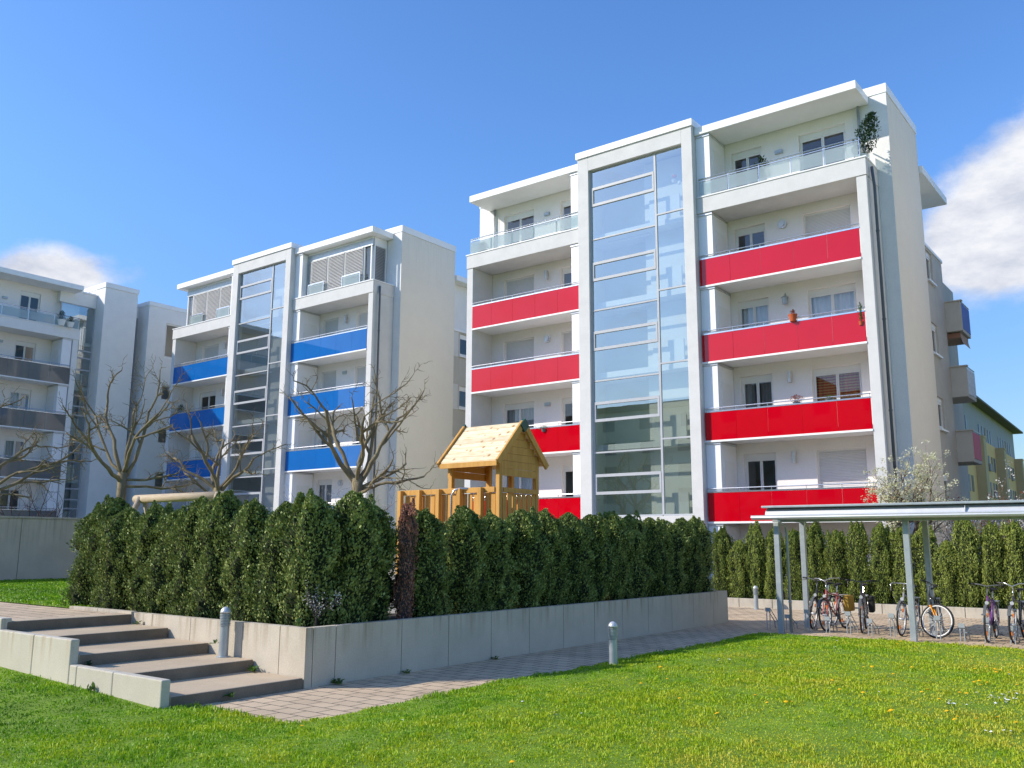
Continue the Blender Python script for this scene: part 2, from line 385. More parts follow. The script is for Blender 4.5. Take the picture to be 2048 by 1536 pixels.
def grassmat():
    m, nt, out = newmat('grass blades')
    g = N(nt, 'ShaderNodeNewGeometry')
    n = noise(nt, .55, 4, .6); n2 = noise(nt, 4.2, 5, .7)
    tc = N(nt, 'ShaderNodeTexCoord'); sx = N(nt, 'ShaderNodeSeparateXYZ'); nt.links.new(tc.outputs['Object'], sx.inputs[0])
    mr = N(nt, 'ShaderNodeMapRange'); mr.inputs['From Min'].default_value = -9; mr.inputs['From Max'].default_value = -1.5
    mr.inputs['To Min'].default_value = -.24; mr.inputs['To Max'].default_value = .08
    nt.links.new(sx.outputs['X'], mr.inputs['Value'])
    a1 = N(nt, 'ShaderNodeMath', operation='MULTIPLY_ADD'); a1.inputs[1].default_value = .75; nt.links.new(n.outputs['Fac'], a1.inputs[0]); nt.links.new(mr.outputs[0], a1.inputs[2])
    a2 = N(nt, 'ShaderNodeMath', operation='MULTIPLY_ADD'); a2.inputs[1].default_value = .72; nt.links.new(n2.outputs['Fac'], a2.inputs[0]); nt.links.new(a1.outputs[0], a2.inputs[2])
    a3 = N(nt, 'ShaderNodeMath', operation='MULTIPLY_ADD'); a3.inputs[1].default_value = .10; nt.links.new(g.outputs['Random Per Island'], a3.inputs[0]); nt.links.new(a2.outputs[0], a3.inputs[2])
    r = ramp(nt, a3.outputs[0], [(.34, (.07, .17, .012)), (.56, (.20, .40, .012)), (.74, (.42, .53, .014)), (.98, (.62, .56, .06))])
    b = N(nt, 'ShaderNodeBsdfPrincipled'); b.inputs['Roughness'].default_value = .45; b.inputs['Specular IOR Level'].default_value = .3
    t = N(nt, 'ShaderNodeBsdfTranslucent'); nt.links.new(r.outputs[0], b.inputs['Base Color']); nt.links.new(r.outputs[0], t.inputs['Color'])
    mx = N(nt, 'ShaderNodeMixShader'); mx.inputs[0].default_value = .35
    nt.links.new(b.outputs[0], mx.inputs[1]); nt.links.new(t.outputs[0], mx.inputs[2]); nt.links.new(mx.outputs[0], out.inputs['Surface'])
    return m
M['grass'] = grassmat()

# ---------------------------------------------------------------- camera
cam = bpy.data.cameras.new('camera'); cam_o = bpy.data.objects.new('camera', cam); col.objects.link(cam_o)
cr = Vector((.79315201, .60900887, .00425141)); cu = Vector((.10489131, -.14347653, .98407942)); cf = Vector((-.59992307, .78007864, .17767844))
mat = Matrix((cr, cu, -cf)).transposed().to_4x4(); mat.translation = (0, 0, 1.75)
cam_o.matrix_world = mat
cam.sensor_width = 36; cam.lens = 31.34; cam.clip_start = .1; cam.clip_end = 6000
scene.camera = cam_o

# ---------------------------------------------------------------- light and sky
AZ, EL = R(43.5), R(32.3)
sd = Vector((math.cos(AZ) * math.cos(EL), math.sin(AZ) * math.cos(EL), -math.sin(EL)))
sl = bpy.data.lights.new('sun', 'SUN'); sl.energy = 5.0; sl.angle = R(.53); sl.color = (1.0, .92, .80)
so = bpy.data.objects.new('sun', sl); col.objects.link(so)
so.rotation_euler = sd.to_track_quat('-Z', 'Y').to_euler(); so.location = (-40, -40, 60)

world = bpy.data.worlds.new('World'); scene.world = world; world.use_nodes = True
wt = world.node_tree; wt.nodes.clear()
wo = wt.nodes.new('ShaderNodeOutputWorld'); bg = wt.nodes.new('ShaderNodeBackground'); bg.inputs['Strength'].default_value = .15
sky = wt.nodes.new('ShaderNodeTexSky'); sky.sky_type = 'NISHITA'; sky.sun_disc = False
sky.sun_elevation = EL; sky.sun_rotation = math.atan2(-sd.x, -sd.y); sky.altitude = 100; sky.air_density = 1.0; sky.dust_density = .6; sky.ozone_density = 1.6
hs = wt.nodes.new('ShaderNodeHueSaturation'); hs.inputs['Saturation'].default_value = 1.14; hs.inputs['Value'].default_value = 1.62
wt.links.new(sky.outputs[0], hs.inputs['Color'])
sxyz = wt.nodes.new('ShaderNodeSeparateXYZ')
tcw = wt.nodes.new('ShaderNodeTexCoord')
nrm = N(wt, 'ShaderNodeVectorMath', operation='NORMALIZE'); wt.links.new(tcw.outputs['Generated'], nrm.inputs[0])
wt.links.new(nrm.outputs[0], sxyz.inputs[0])
hz_m = N(wt, 'ShaderNodeMapRange'); hz_m.interpolation_type = 'SMOOTHSTEP'; hz_m.inputs['From Min'].default_value = -.05; hz_m.inputs['From Max'].default_value = .42
hz_m.inputs['To Min'].default_value = 0; hz_m.inputs['To Max'].default_value = 1; wt.links.new(sxyz.outputs['Z'], hz_m.inputs['Value'])
hz_c = N(wt, 'ShaderNodeMix', data_type='RGBA'); hz_c.inputs['A'].default_value = (.46, .48, .50, 1); hz_c.inputs['B'].default_value = (.67, .84, 1.07, 1); wt.links.new(hz_m.outputs[0], hz_c.inputs['Factor'])
skm = N(wt, 'ShaderNodeMix', data_type='RGBA', blend_type='MULTIPLY'); skm.inputs['Factor'].default_value = 1; wt.links.new(hs.outputs[0], skm.inputs['A']); wt.links.new(hz_c.outputs['Result'], skm.inputs['B'])
def wnoise(scale, detail, rough, zs):
    mp = N(wt, 'ShaderNodeMapping'); mp.inputs['Scale'].default_value = (1, 1, zs); mp.inputs['Location'].default_value = (20.8, 11.2, 5.4); wt.links.new(nrm.outputs[0], mp.inputs[0])
    n = N(wt, 'ShaderNodeTexNoise'); n.inputs['Scale'].default_value = scale; n.inputs['Detail'].default_value = detail; n.inputs['Roughness'].default_value = rough
    wt.links.new(mp.outputs[0], n.inputs['Vector']); return n
def blob(d, rad, w, zs=1.6):
    """soft region of the sky round direction d in which cloud may form"""
    sub = N(wt, 'ShaderNodeVectorMath', operation='SUBTRACT'); sub.inputs[1].default_value = d; wt.links.new(nrm.outputs[0], sub.inputs[0])
    ml = N(wt, 'ShaderNodeVectorMath', operation='MULTIPLY'); ml.inputs[1].default_value = (1, 1, zs); wt.links.new(sub.outputs[0], ml.inputs[0])
    ln = N(wt, 'ShaderNodeVectorMath', operation='LENGTH'); wt.links.new(ml.outputs[0], ln.inputs[0])
    mr = N(wt, 'ShaderNodeMapRange'); mr.inputs['From Min'].default_value = 0; mr.inputs['From Max'].default_value = rad
    mr.inputs['To Min'].default_value = w; mr.inputs['To Max'].default_value = 0; mr.clamp = True
    wt.links.new(ln.outputs['Value'], mr.inputs['Value']); return mr.outputs[0]
def wadd(a, b_):
    m_ = N(wt, 'ShaderNodeMath', operation='ADD'); wt.links.new(a, m_.inputs[0]); wt.links.new(b_, m_.inputs[1]); return m_.outputs[0]
n1 = wnoise(8, 10, .64, 1.5)
acc = n1.outputs['Fac']
for d_, r_, w_ in (((-.868, .413, .264), .085, .60), ((-.89, .375, .255), .08, .48), ((-.105, .935, .325), .13, .78), ((-.05, .93, .375), .11, .70), ((-.184, .841, .508), .07, .32),
                   ((-.10, .96, .275), .14, .62), ((-.145, .945, .29), .085, .50), ((.3, .9, .3), .5, .4),
                   ((-.6, -.75, .22), .55, .33), ((-.9, -.35, .25), .5, .30), ((.2, -.95, .25), .6, .3)):
    acc = wadd(acc, blob(d_, r_, w_))
cm = N(wt, 'ShaderNodeMapRange'); cm.interpolation_type = 'SMOOTHSTEP'; cm.inputs['From Min'].default_value = .70; cm.inputs['From Max'].default_value = 1.12
wt.links.new(acc, cm.inputs['Value'])
n2 = wnoise(14, 6, .6, 2.2)
cc = N(wt, 'ShaderNodeValToRGB'); cc.color_ramp.elements[0].position = .3; cc.color_ramp.elements[0].color = (3.7, 4.0, 4.9, 1)
cc.color_ramp.elements[1].position = .62; cc.color_ramp.elements[1].color = (6.2, 6.3, 6.6, 1); wt.links.new(n2.outputs['Fac'], cc.inputs['Fac'])
cmx = N(wt, 'ShaderNodeMix', data_type='RGBA'); wt.links.new(cm.outputs[0], cmx.inputs['Factor']); wt.links.new(skm.outputs['Result'], cmx.inputs['A']); wt.links.new(cc.outputs['Color'], cmx.inputs['B'])
wt.links.new(cmx.outputs['Result'], bg.inputs['Color']); wt.links.new(bg.outputs[0], wo.inputs['Surface'])
scene.view_settings.view_transform = 'Standard'; scene.view_settings.look = 'None'; scene.view_settings.exposure = 0; scene.view_settings.gamma = 1
scene.cycles.max_bounces = 10; scene.cycles.transparent_max_bounces = 24; scene.cycles.diffuse_bounces = 4; scene.cycles.glossy_bounces = 4
scene.cycles.use_denoising = True

# ================================================================ GROUND
V0 = 29.33
def structure(o, label=None): tag(o, label, None, None, 'structure'); return o
mb = MB(); mb.quad((-3000, -3000, -.06), (3000, -3000, -.06), (3000, 3000, -.06), (-3000, 3000, -.06))
structure(mb.build('ground', M['lawnbase']))
mb = MB(); mb.quad((-9.3, 5.2, 0), (14, 5.2, 0), (14, 25.4, 0), (-14, 25.4, 0), (-14, 20.0, 0), (-9.3, 20.0, 0))
structure(mb.build('paved_path', M['paving']))
# raised courtyard behind the planter walls
mb = MB(); mb.quad((-60, 7.62, .66), (-9.12, 7.62, .66), (-9.12, 19.9, .66), (-14.2, 19.9, .66), (-14.2, 29, .66), (-60, 29, .66))
structure(mb.build('courtyard_ground', M['gravel']))
mb = MB(); mb.quad((-14, 25.55, .22), (20, 25.55, .22), (20, 70, .22), (-14, 70, .22))
structure(mb.build('planting_bed', M['soil']))
mb = MB(); mb.quad((-16.2, 7.63, .672), (-9.12, 7.63, .672), (-9.12, 19.9, .672), (-10.4, 19.9, .672), (-10.4, 9.0, .672), (-16.2, 9.0, .672))
structure(mb.build('hedge_soil', M['soil']))
# upper path to the left of the steps
mb = MB(); mb.quad((-60, 5.7, .698), (-13.02, 5.7, .698), (-13.02, 7.42, .698), (-14.9, 7.46, .698), (-60, 7.72, .698))
structure(mb.build('upper_path', M['paving']))

def sstep(x, a, b):
    t = np.clip((x - a) / (b - a), 0, 1); return t * t * (3 - 2 * t)
def vnoise(x, y, s, seed):
    r_ = np.random.default_rng(seed); h = np.zeros_like(x)
    for k in range(5):
        a = r_.uniform(0, 2 * np.pi); f = s * r_.uniform(.6, 1.6); p = r_.uniform(0, 6.28)
        h += np.sin((x * np.cos(a) + y * np.sin(a)) * f + p)
    return h / 5
def lawn_h(x, y):
    """height of the front lawn; below -0.01 where there is no lawn"""
    wob = .10 * vnoise(x, y, 2.2, 5) + .05 * vnoise(x, y, 7, 6)
    d_side = x - (-7.42 + wob)                 # beyond the path edge
    d_front = (6.02 + wob * .8) - y            # nearer than the path's end
    d_cheek = 5.58 - y
    left = np.where(x < -8.95, d_cheek, -9)
    d = np.maximum(np.maximum(d_side, d_front * np.where(x < -8.95, 0, 1) - np.where(x < -8.95, 9, 0)), left)
    d = np.minimum(d, (18.02 + wob * .6 + (x + 7) * .02) - y)
    h = -.03 + .05 * sstep(d, -.02, .10) + .10 * sstep(d, .1, 1.6)
    h = np.where((x < -8.95) & (y < 5.7), .02 + (-(x + 9)) * .034 + .02 * vnoise(x, y, 2, 8), h)
    h = h + np.where(d > .3, .02 * vnoise(x, y, 1.1, 9), 0)
    # steep rise in front of the upper path
    h = h + np.where((x < -13), .10 * sstep(-x, 13, 17), 0) * np.where(y < 5.7, 1, 0)
    return h, d
gx = np.arange(-26, 12.01, .12); gy = np.arange(-8, 18.4, .12)
X, Y = np.meshgrid(gx, gy); H, D_ = lawn_h(X, Y)
idx = np.arange(X.size).reshape(X.shape)
F_ = np.stack([idx[:-1, :-1], idx[:-1, 1:], idx[1:, 1:], idx[1:, :-1]], -1).reshape(-1, 4)
ok = (D_ > -.12); keep = ok[:-1, :-1] | ok[1:, 1:] | ok[1:, :-1] | ok[:-1, 1:]
# stay clear of the steps
F_ = F_[keep.ravel()]
me = np_mesh('lawn', np.stack([X, Y, H], -1).reshape(-1, 3), [F_], [M['lawnbase']], smooth=True)
structure(mesh_obj('lawn', me))
mb = MB(); mb.quad((-27.2, 7.60, .705), (-14.9, 7.50, .705), (-15.6, 8.6, .70), (-16.2, 12, .70), (-27.2, 24, .70))
structure(mb.build('upper_lawn', M['lawnbase']))

def blades(P, hgt, wid, seed):
    r_ = np.random.default_rng(seed); n = len(P)
    a = r_.uniform(0, 2 * np.pi, n); lean = r_.uniform(.15, 1.2, n); la = r_.uniform(0, 2 * np.pi, n)
    dx = np.cos(a) * wid / 2; dy = np.sin(a) * wid / 2
    lx = np.cos(la) * lean * hgt; ly = np.sin(la) * lean * hgt
    x, y, z = P.T
    v = np.empty((n, 5, 3))
    v[:, 0] = np.stack([x - dx, y - dy, z - .01], -1); v[:, 1] = np.stack([x + dx, y + dy, z - .01], -1)
    v[:, 2] = np.stack([x + dx * .8 + lx * .35, y + dy * .8 + ly * .35, z + hgt * .6], -1)
    v[:, 3] = np.stack([x - dx * .8 + lx * .35, y - dy * .8 + ly * .35, z + hgt * .6], -1)
    v[:, 4] = np.stack([x + lx, y + ly, z + hgt * (1 - .45 * lean)], -1)
    b = np.arange(n)[:, None] * 5
    return v.reshape(-1, 3), b + np.array([[0, 1, 2, 3]]), b + np.array([[3, 2, 4]])
# front lawn blades: dense near the viewer, thinning with distance
ns = 1500000
d = np.sqrt(rng.uniform(2.8 ** 2, 20.5 ** 2, ns)); th = rng.uniform(R(-2), R(82), ns)   # angle from +y towards -x
x = -d * np.sin(th); y = d * np.cos(th)
pr = np.minimum(1, (5.2 / d) ** 1.35)
h, dd = lawn_h(x, y)
patch = vnoise(x, y, 2.4, 21) + .7 * vnoise(x, y, 6.5, 22) + .8 * vnoise(x, y, 15, 23)
k = (rng.uniform(0, 1, ns) < pr * (.75 + .25 * np.clip(patch + .3, 0, 1))) & (dd > rng.normal(.03, .035, ns)) & (y < 18.1) & (y > -1)
k &= ~((x < -8.9) & (y > 5.57))
x, y, h, d, dd, patch = x[k], y[k], h[k], d[k], dd[k], patch[k]
hg = rng.uniform(.013, .033, len(x)) * (1 + .8 * np.clip(patch, -.7, 1.2)) * np.where(dd < .22, 1.35, 1)
tall = rng.uniform(0, 1, len(x)) < .012; hg = np.where(tall, hg * 1.9, hg)
wd = .0036 + .0008 * d
v1, q1, t1 = blades(np.stack([x, y, h], -1), hg, wd, 31)
me = np_mesh('lawn_grass', v1, [q1, t1], [M['grass']])
tag(mesh_obj('lawn_grass', me), 'short sunlit grass of the front lawn with yellowish patches', 'grass', None, 'stuff')
# upper lawn blades
n = 42000
x = rng.uniform(-27, -14.9, n); y = rng.uniform(7.52, 17, n); k = (y < 12 + (-x - 16) * 1.1) | (y < 9); x = x[k]; y = y[k]
v1, q1, t1 = blades(np.stack([x, y, np.full(len(x), .70)], -1), rng.uniform(.03, .06, len(x)), np.full(len(x), .024), 33)
me = np_mesh('upper_grass', v1, [q1, t1], [M['grass']])
tag(mesh_obj('upper_grass', me), 'bright mown grass of the raised lawn before the long concrete wall', 'grass', None, 'stuff')

# ================================================================ STEPS AND LOW WALLS
st = thing('stairway', 'five broad shallow concrete steps beside the planter wall', 'steps', (0, 0, 0))
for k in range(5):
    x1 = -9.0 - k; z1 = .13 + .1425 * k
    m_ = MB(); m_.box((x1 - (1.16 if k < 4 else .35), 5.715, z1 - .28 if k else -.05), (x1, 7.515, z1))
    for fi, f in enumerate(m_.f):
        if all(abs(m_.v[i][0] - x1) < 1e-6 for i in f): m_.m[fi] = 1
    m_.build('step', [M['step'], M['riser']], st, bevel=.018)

def panel_wall(name, label, cat, path, z0, z1, th, joints, mat_, mat_j, group=None, cap=None):
    """row of concrete slabs with open joints; path = straight wall from a to b, outside on the right-hand side"""
    pass
# planter wall: stair side (v = 7.53) and path side (u = -9)
m_ = MB()
js = [-9.0, -9.51, -10.29, -11.49, -12.47, -13.0, -14.0, -14.9]
for a, b in zip(js[:-1], js[1:]):
    if a > -12.9: m_.box((a - .006, 7.53, -.1), (b + .006, 7.64, .72))
    else: m_.box((a - .006, 7.50, .5), (b + .006, 7.60, .735))
jv = [7.645, 7.98] + [9.20, 10.42, 11.64, 12.86, 14.08, 15.30, 16.52, 17.74, 18.96, 19.75, 20.0]
jv = [7.645, 8.02, 9.22] + [10.2, 11.2, 12.2, 13.2, 14.2, 15.2, 16.2, 17.2, 18.2, 19.2, 19.98]
for a, b in zip(jv[:-1], jv[1:]): m_.box((-9.0, a + .006, -.1), (-9.11, b - .006, .72))
m_.box((-9.0, 7.53, -.1), (-8.999, 7.64, .72))
m_.box((-9.12, 19.86, -.1), (-13.5, 19.97, .72))
pw = thing('planter_wall', 'long low concrete slab wall holding the dark clipped hedge', 'wall')
m_.build('slab', M['concrete'], pw, bevel=.012)
m_ = MB(); m_.box((-9.03, 7.66, -.1), (-9.09, 19.9, .70)); m_.box((-9.1, 7.56, -.1), (-12.9, 7.62, .70))
m_.build('joint', M['joint'], pw)
# cheek walls left of the steps
ch = thing('cheek_wall', 'low concrete cheek wall at the foot of the steps, by the lawn', 'wall')
m_ = MB()
for a, b in ((-9.0, -10.0), (-10.0, -10.82), (-10.82, -10.995)): m_.box((a - .004, 5.60, -.15), (b + .004, 5.71, .31))
m_.build('slab', M['cheek'], ch, bevel=.014)
ch = thing('cheek_wall', 'taller concrete cheek wall at the left edge of the steps', 'wall')
m_ = MB()
for a, b in ((-11.0, -11.96), (-11.96, -13.2), (-13.2, -14.4), (-14.4, -15.6)): m_.box((a - .004, 5.60, -.15), (b + .004, 5.71, .60))
m_.build('slab', M['cheek'], ch, bevel=.014)
ch = thing('cheek_wall', 'stub of concrete wall end beside the topmost step at the left edge', 'wall')
m_ = MB(); m_.box((-13.005, 5.64, .3), (-15.5, 5.78, .745)); m_.build('slab', M['cheek'], ch, bevel=.014)
# boundary wall far left
bw = thing('boundary_wall', 'tall plain grey concrete wall behind the raised lawn at left', 'wall')
m_ = MB()
for k in range(9): m_.box((-27.0, 2 + k * 2.0 + .006, .3), (-27.25, 4 + k * 2.0 - .006, 2.44))
m_.build('slab', M['wallconc'], bw, bevel=.01)
m_ = MB(); m_.box((-26.97, 1.9, 2.442), (-27.28, 20.1, 2.50)); m_.build('coping', M['kerb'], bw, bevel=.008)
# kerb wall under the far hedge
kw = thing('kerb_wall', 'low pale concrete kerb under the bright hedge behind the bicycles', 'wall')
m_ = MB()
for k in range(16): m_.box((-14 + k + .006, 25.20, -.1), (-13 + k - .006, 25.36, .25))
m_.build('slab', M['kerb'], kw, bevel=.012)
m_ = MB(); m_.box((-13.9, 25.24, -.1), (1.9, 25.33, .235)); m_.build('joint', M['joint'], kw)

# ================================================================ APARTMENT HOUSES
ZB = [2.53, 5.385, 8.24, 11.095]; ZT = 13.945
LV = ZB + [ZT]

class Fac:
    """maps facade coordinates (along, height, depth inward) to the building's own axes"""
    def __init__(s, org, ax, inn): s.o = Vector(org); s.a = Vector(ax); s.n = Vector(inn)
    def p(s, x, z, d): return s.o + s.a * x + s.n * d + Vector((0, 0, z))
    def box(s, mb, x0, x1, z0, z1, d0, d1): mb.box(s.p(x0, z0, d0), s.p(x1, z1, d1))
    def wall(s, mb, x0, x1, z0, z1, holes, rev=.16, d=0.0):
        xs = sorted({x0, x1, *[v for h in holes for v in h[:2] if x0 < v < x1]})
        zs = sorted({z0, z1, *[v for h in holes for v in h[2:4] if z0 < v < z1]})
        for xa, xb in zip(xs[:-1], xs[1:]):
            for za, zb in zip(zs[:-1], zs[1:]):
                cx, cz = (xa + xb) / 2, (za + zb) / 2
                if any(h[0] < cx < h[1] and h[2] < cz < h[3] for h in holes): continue
                mb.quad(s.p(xa, za, d), s.p(xb, za, d), s.p(xb, zb, d), s.p(xa, zb, d))
        for h in holes:
            a, b, c, e = h[:4]
            if len(h) > 4: continue
            mb.quad(s.p(a, c, d), s.p(a, c, d + rev), s.p(a, e, d + rev), s.p(a, e, d)); mb.quad(s.p(b, c, d), s.p(b, c, d + rev), s.p(b, e, d + rev), s.p(b, e, d))
            mb.quad(s.p(a, c, d), s.p(b, c, d), s.p(b, c, d + rev), s.p(a, c, d + rev)); mb.quad(s.p(a, e, d), s.p(b, e, d), s.p(b, e, d + rev), s.p(a, e, d + rev))

def window(par, F, x0, x1, z0, z1, leaves=2, style='dark', d=.06, box_=True, label=None):
    """plastic window: frame mesh with pane, curtain or roller shutter as its own pieces"""
    fr = MB(); zt = z1
    if style == 'shut':
        F.box(fr, x0, x0 + .05, z0, z1, d - .02, d + .08); F.box(fr, x1 - .05, x1, z0, z1, d - .02, d + .08); F.box(fr, x0 + .05, x1 - .05, z1 - .06, z1, d - .02, d + .08)
        w = fr.build('window', M['pvc'], par)
        sh = MB(); n = int((z1 - .06 - z0) / .052); a, b = x0 + .05, x1 - .05
        for k in range(n):
            za = z0 + (z1 - .06 - z0) * k / n; zb = z0 + (z1 - .06 - z0) * (k + 1) / n
            sh.quad(F.p(a, za, d + .028), F.p(b, za, d + .028), F.p(b, za + (zb - za) * .4, d), F.p(a, za + (zb - za) * .4, d))
            sh.quad(F.p(a, za + (zb - za) * .4, d), F.p(b, za + (zb - za) * .4, d), F.p(b, zb - .006, d + .004), F.p(a, zb - .006, d + .004))
            sh.quad(F.p(a, zb - .006, d + .004), F.p(b, zb - .006, d + .004), F.p(b, zb, d + .028), F.p(a, zb, d + .028))
        sh.build('roller_shutter', M['shutter'], w)
        return w
    if box_:
        F.box(fr, x0, x1, z1 - .17, z1, d - .015, d + .10); zt = z1 - .17
    F.box(fr, x0, x0 + .045, z0, zt, d, d + .07); F.box(fr, x1 - .045, x1, z0, zt, d, d + .07)
    F.box(fr, x0 + .045, x1 - .045, zt - .045, zt, d, d + .07); F.box(fr, x0 + .045, x1 - .045, z0, z0 + .08, d, d + .07)
    iw = (x1 - x0 - .09) / leaves
    pn = MB()
    for k in range(leaves):
        a = x0 + .045 + iw * k; b = a + iw
        F.box(fr, a + .006, a + .048, z0 + .08, zt - .05, d - .012, d + .05); F.box(fr, b - .048, b - .006, z0 + .08, zt - .05, d - .012, d + .05)
        F.box(fr, a + .048, b - .048, zt - .092, zt - .05, d - .012, d + .05); F.box(fr, a + .048, b - .048, z0 + .08, z0 + .14, d - .012, d + .05)
        pn.quad(F.p(a + .04, z0 + .1, d + .02), F.p(b - .04, z0 + .1, d + .02), F.p(b - .04, zt - .07, d + .02), F.p(a + .04, zt - .07, d + .02))
    w = fr.build('window', M['pvc'], par)
    pn.build('pane', M['pane'], w)
    if style != 'dark':
        cu_ = MB(); n = int((x1 - x0) / .035)
        for k in range(n):
            a = x0 + (x1 - x0) * k / n; b = x0 + (x1 - x0) * (k + 1) / n
            if style == 'stripe' and .36 < (k + .5) / n < .55: continue
            da, db = d + .16 + .025 * math.sin(k * 1.25), d + .16 + .025 * math.sin((k + 1) * 1.25)
            cu_.quad(F.p(a, z0 + .05, da), F.p(b, z0 + .05, db), F.p(b, zt, db), F.p(a, zt, da))
        cu_.build('curtain', M['curt_' + style], w)
    return w

def wall_lamp(par, F, x, z, kind):
    mb = MB(); nb = F.n * -1
    def cyl(p0, p1, r): mb.tube([p0, p1], r, 14)
    if kind == 'round':
        c = F.p(x, z, 0); cyl(c, F.p(x, z, -.09), .16); cyl(F.p(x, z, -.09), F.p(x, z, -.13), .10)
        mb.build('wall_lamp', M['alu'], par)
    elif kind == 'box':
        F.box(mb, x - .14, x + .14, z - .07, z + .07, -.08, 0); F.box(mb, x - .11, x + .11, z - .04, z + .04, -.10, -.081); mb.build('wall_lamp', M['steel'], par)
    elif kind == 'lantern':
        F.box(mb, x - .05, x + .05, z - .12, z + .12, -.03, 0); mb.tube([F.p(x, z + .1, -.02), F.p(x, z + .22, -.1), F.p(x, z + .14, -.18)], .015, 6)
        mb.lathe([(.02, .14), (.14, .06), (.09, .05), (.09, -.16), (.11, -.18), (.02, -.2)], F.p(x, z - .02, -.18), 12); mb.build('wall_lamp', M['steel'], par)
    else:
        F.box(mb, x - .04, x + .04, z - .06, z + .06, -.06, 0); mb.tube([F.p(x, z - .2, -.12), F.p(x, z + .2, -.12)], .075, 12); mb.build('wall_lamp', M['alu'], par)

def railing(par, x0, x1, z, y, side=None, left=False):
    """terrace balustrade: satin glass sheets between thin posts under a double rail"""
    mb = MB(); n = 5
    mb.tube([(x0, y, z + .70), (x1, y, z + .70)], .022, 8); mb.tube([(x0, y, z + .62), (x1, y, z + .62)], .014, 6)
    for k in range(n + 1):
        px = x0 + (x1 - x0) * k / n; mb.tube([(px, y + .02, z), (px, y + .02, z + .70)], .016, 6)
    xe = x1 if not left else x0
    mb.tube([(xe, y, z + .70), (xe, y + 1.3, z + .70)], .022, 8); mb.tube([(xe, y + .65, z), (xe, y + .65, z + .70)], .016, 6)
    r_ = mb.build('railing', M['brightsteel'], par)
    g = MB()
    for k in range(n):
        a = x0 + (x1 - x0) * k / n + .03; b = x0 + (x1 - x0) * (k + 1) / n - .03
        g.box((a, y - .012, z + .06), (b, y - .002, z + .56))
    g.box((xe - .005, y + .05, z + .06), (xe + .005, y + 1.25, z + .56))
    g.build('glass_sheet', M['satin'], r_)

def stair_glazing(par, x0, xm, x1, y, rows_l, rows_r, frames):
    fr = MB(); zt, zb = rows_l[0], rows_l[-1]
    B = lambda a, b, c, e, t=.06, o=0: fr.box((a, y - .03 - o, c), (b, y + .06, e))
    B(x0, x0 + .07, zb, zt); B(x1 - .06, x1, zb, zt); B(xm - .04, xm + .04, zb, zt)
    for k, z in enumerate(rows_l): B(x0 + .07, xm - .04, z - .03, z + .03)
    for k, z in enumerate(rows_r): B(xm + .04, x1 - .06, z - .03, z + .03)
    for (a, b) in frames:     # framed tilting casements
        B(x0 + .075, xm - .045, a - .05, a + .06, 0, .012); B(x0 + .075, xm - .045, b - .06, b + .05, 0, .012)
        B(x0 + .075, x0 + .15, a + .06, b - .06, 0, .012); B(xm - .12, xm - .045, a + .06, b - .06, 0, .012)
    w = fr.build('stair_window', M['framealu'], par)
    p = MB()
    zs = sorted(rows_l)
    for a, b in zip(zs[:-1], zs[1:]):
        t = random.uniform(-.002, .002); p.quad((x0 + .05, y + .01 + t, a), (xm, y + .01 - t, a), (xm, y + .01 - t, b), (x0 + .05, y + .01 + t, b))
    zs = sorted(rows_r)
    for a, b in zip(zs[:-1], zs[1:]):
        t = random.uniform(-.002, .002); p.quad((xm, y + .01 + t, a), (x1 - .03, y + .01, a), (x1 - .03, y + .01, b), (xm, y + .01 + t, b))
    p.build('pane', M['stairglass'], w)

ROWS_L = [16.81, 16.01, 15.31, 13.86, 12.85, 12.17, 10.91, 10.01, 9.33, 8.06, 7.18, 6.50, 5.26, 4.38, 3.70, 2.84]
FRAMES = [(15.31, 16.01), (12.17, 12.85), (9.33, 10.01), (6.50, 7.18), (3.70, 4.38)]
ROWS_R = [16.81, 14.26, 11.26, 8.43, 5.61, 2.84]
DOOR = (3.40, 4.60); WIN = (6.03, 7.71)

def closet(par, x0, x1, za, zb, side):
    """white storage cupboard between tower and loggia; its door faces the loggia"""
    mb = MB(); mb.box((x0, .06, za), (x1, 1.40, zb - .09)); c = mb.build('storage_closet', M['closet'], par, bevel=.006)
    d = MB(); xs = x1 if side > 0 else x0; s = 1 if side > 0 else -1
    d.box((xs, .34, za + .05), (xs + s * .018, 1.20, za + 1.98)); d.box((xs + s * .018, .42, za + .98), (xs + s * .05, .50, za + 1.01))
    d.build('door', M['pvc'], c, bevel=.004)
    t = MB(); t.box((x0 - .02, .02, zb - .088), (x1 + .02, 1.40, zb - .012)); t.build('track', M['alu'], c)

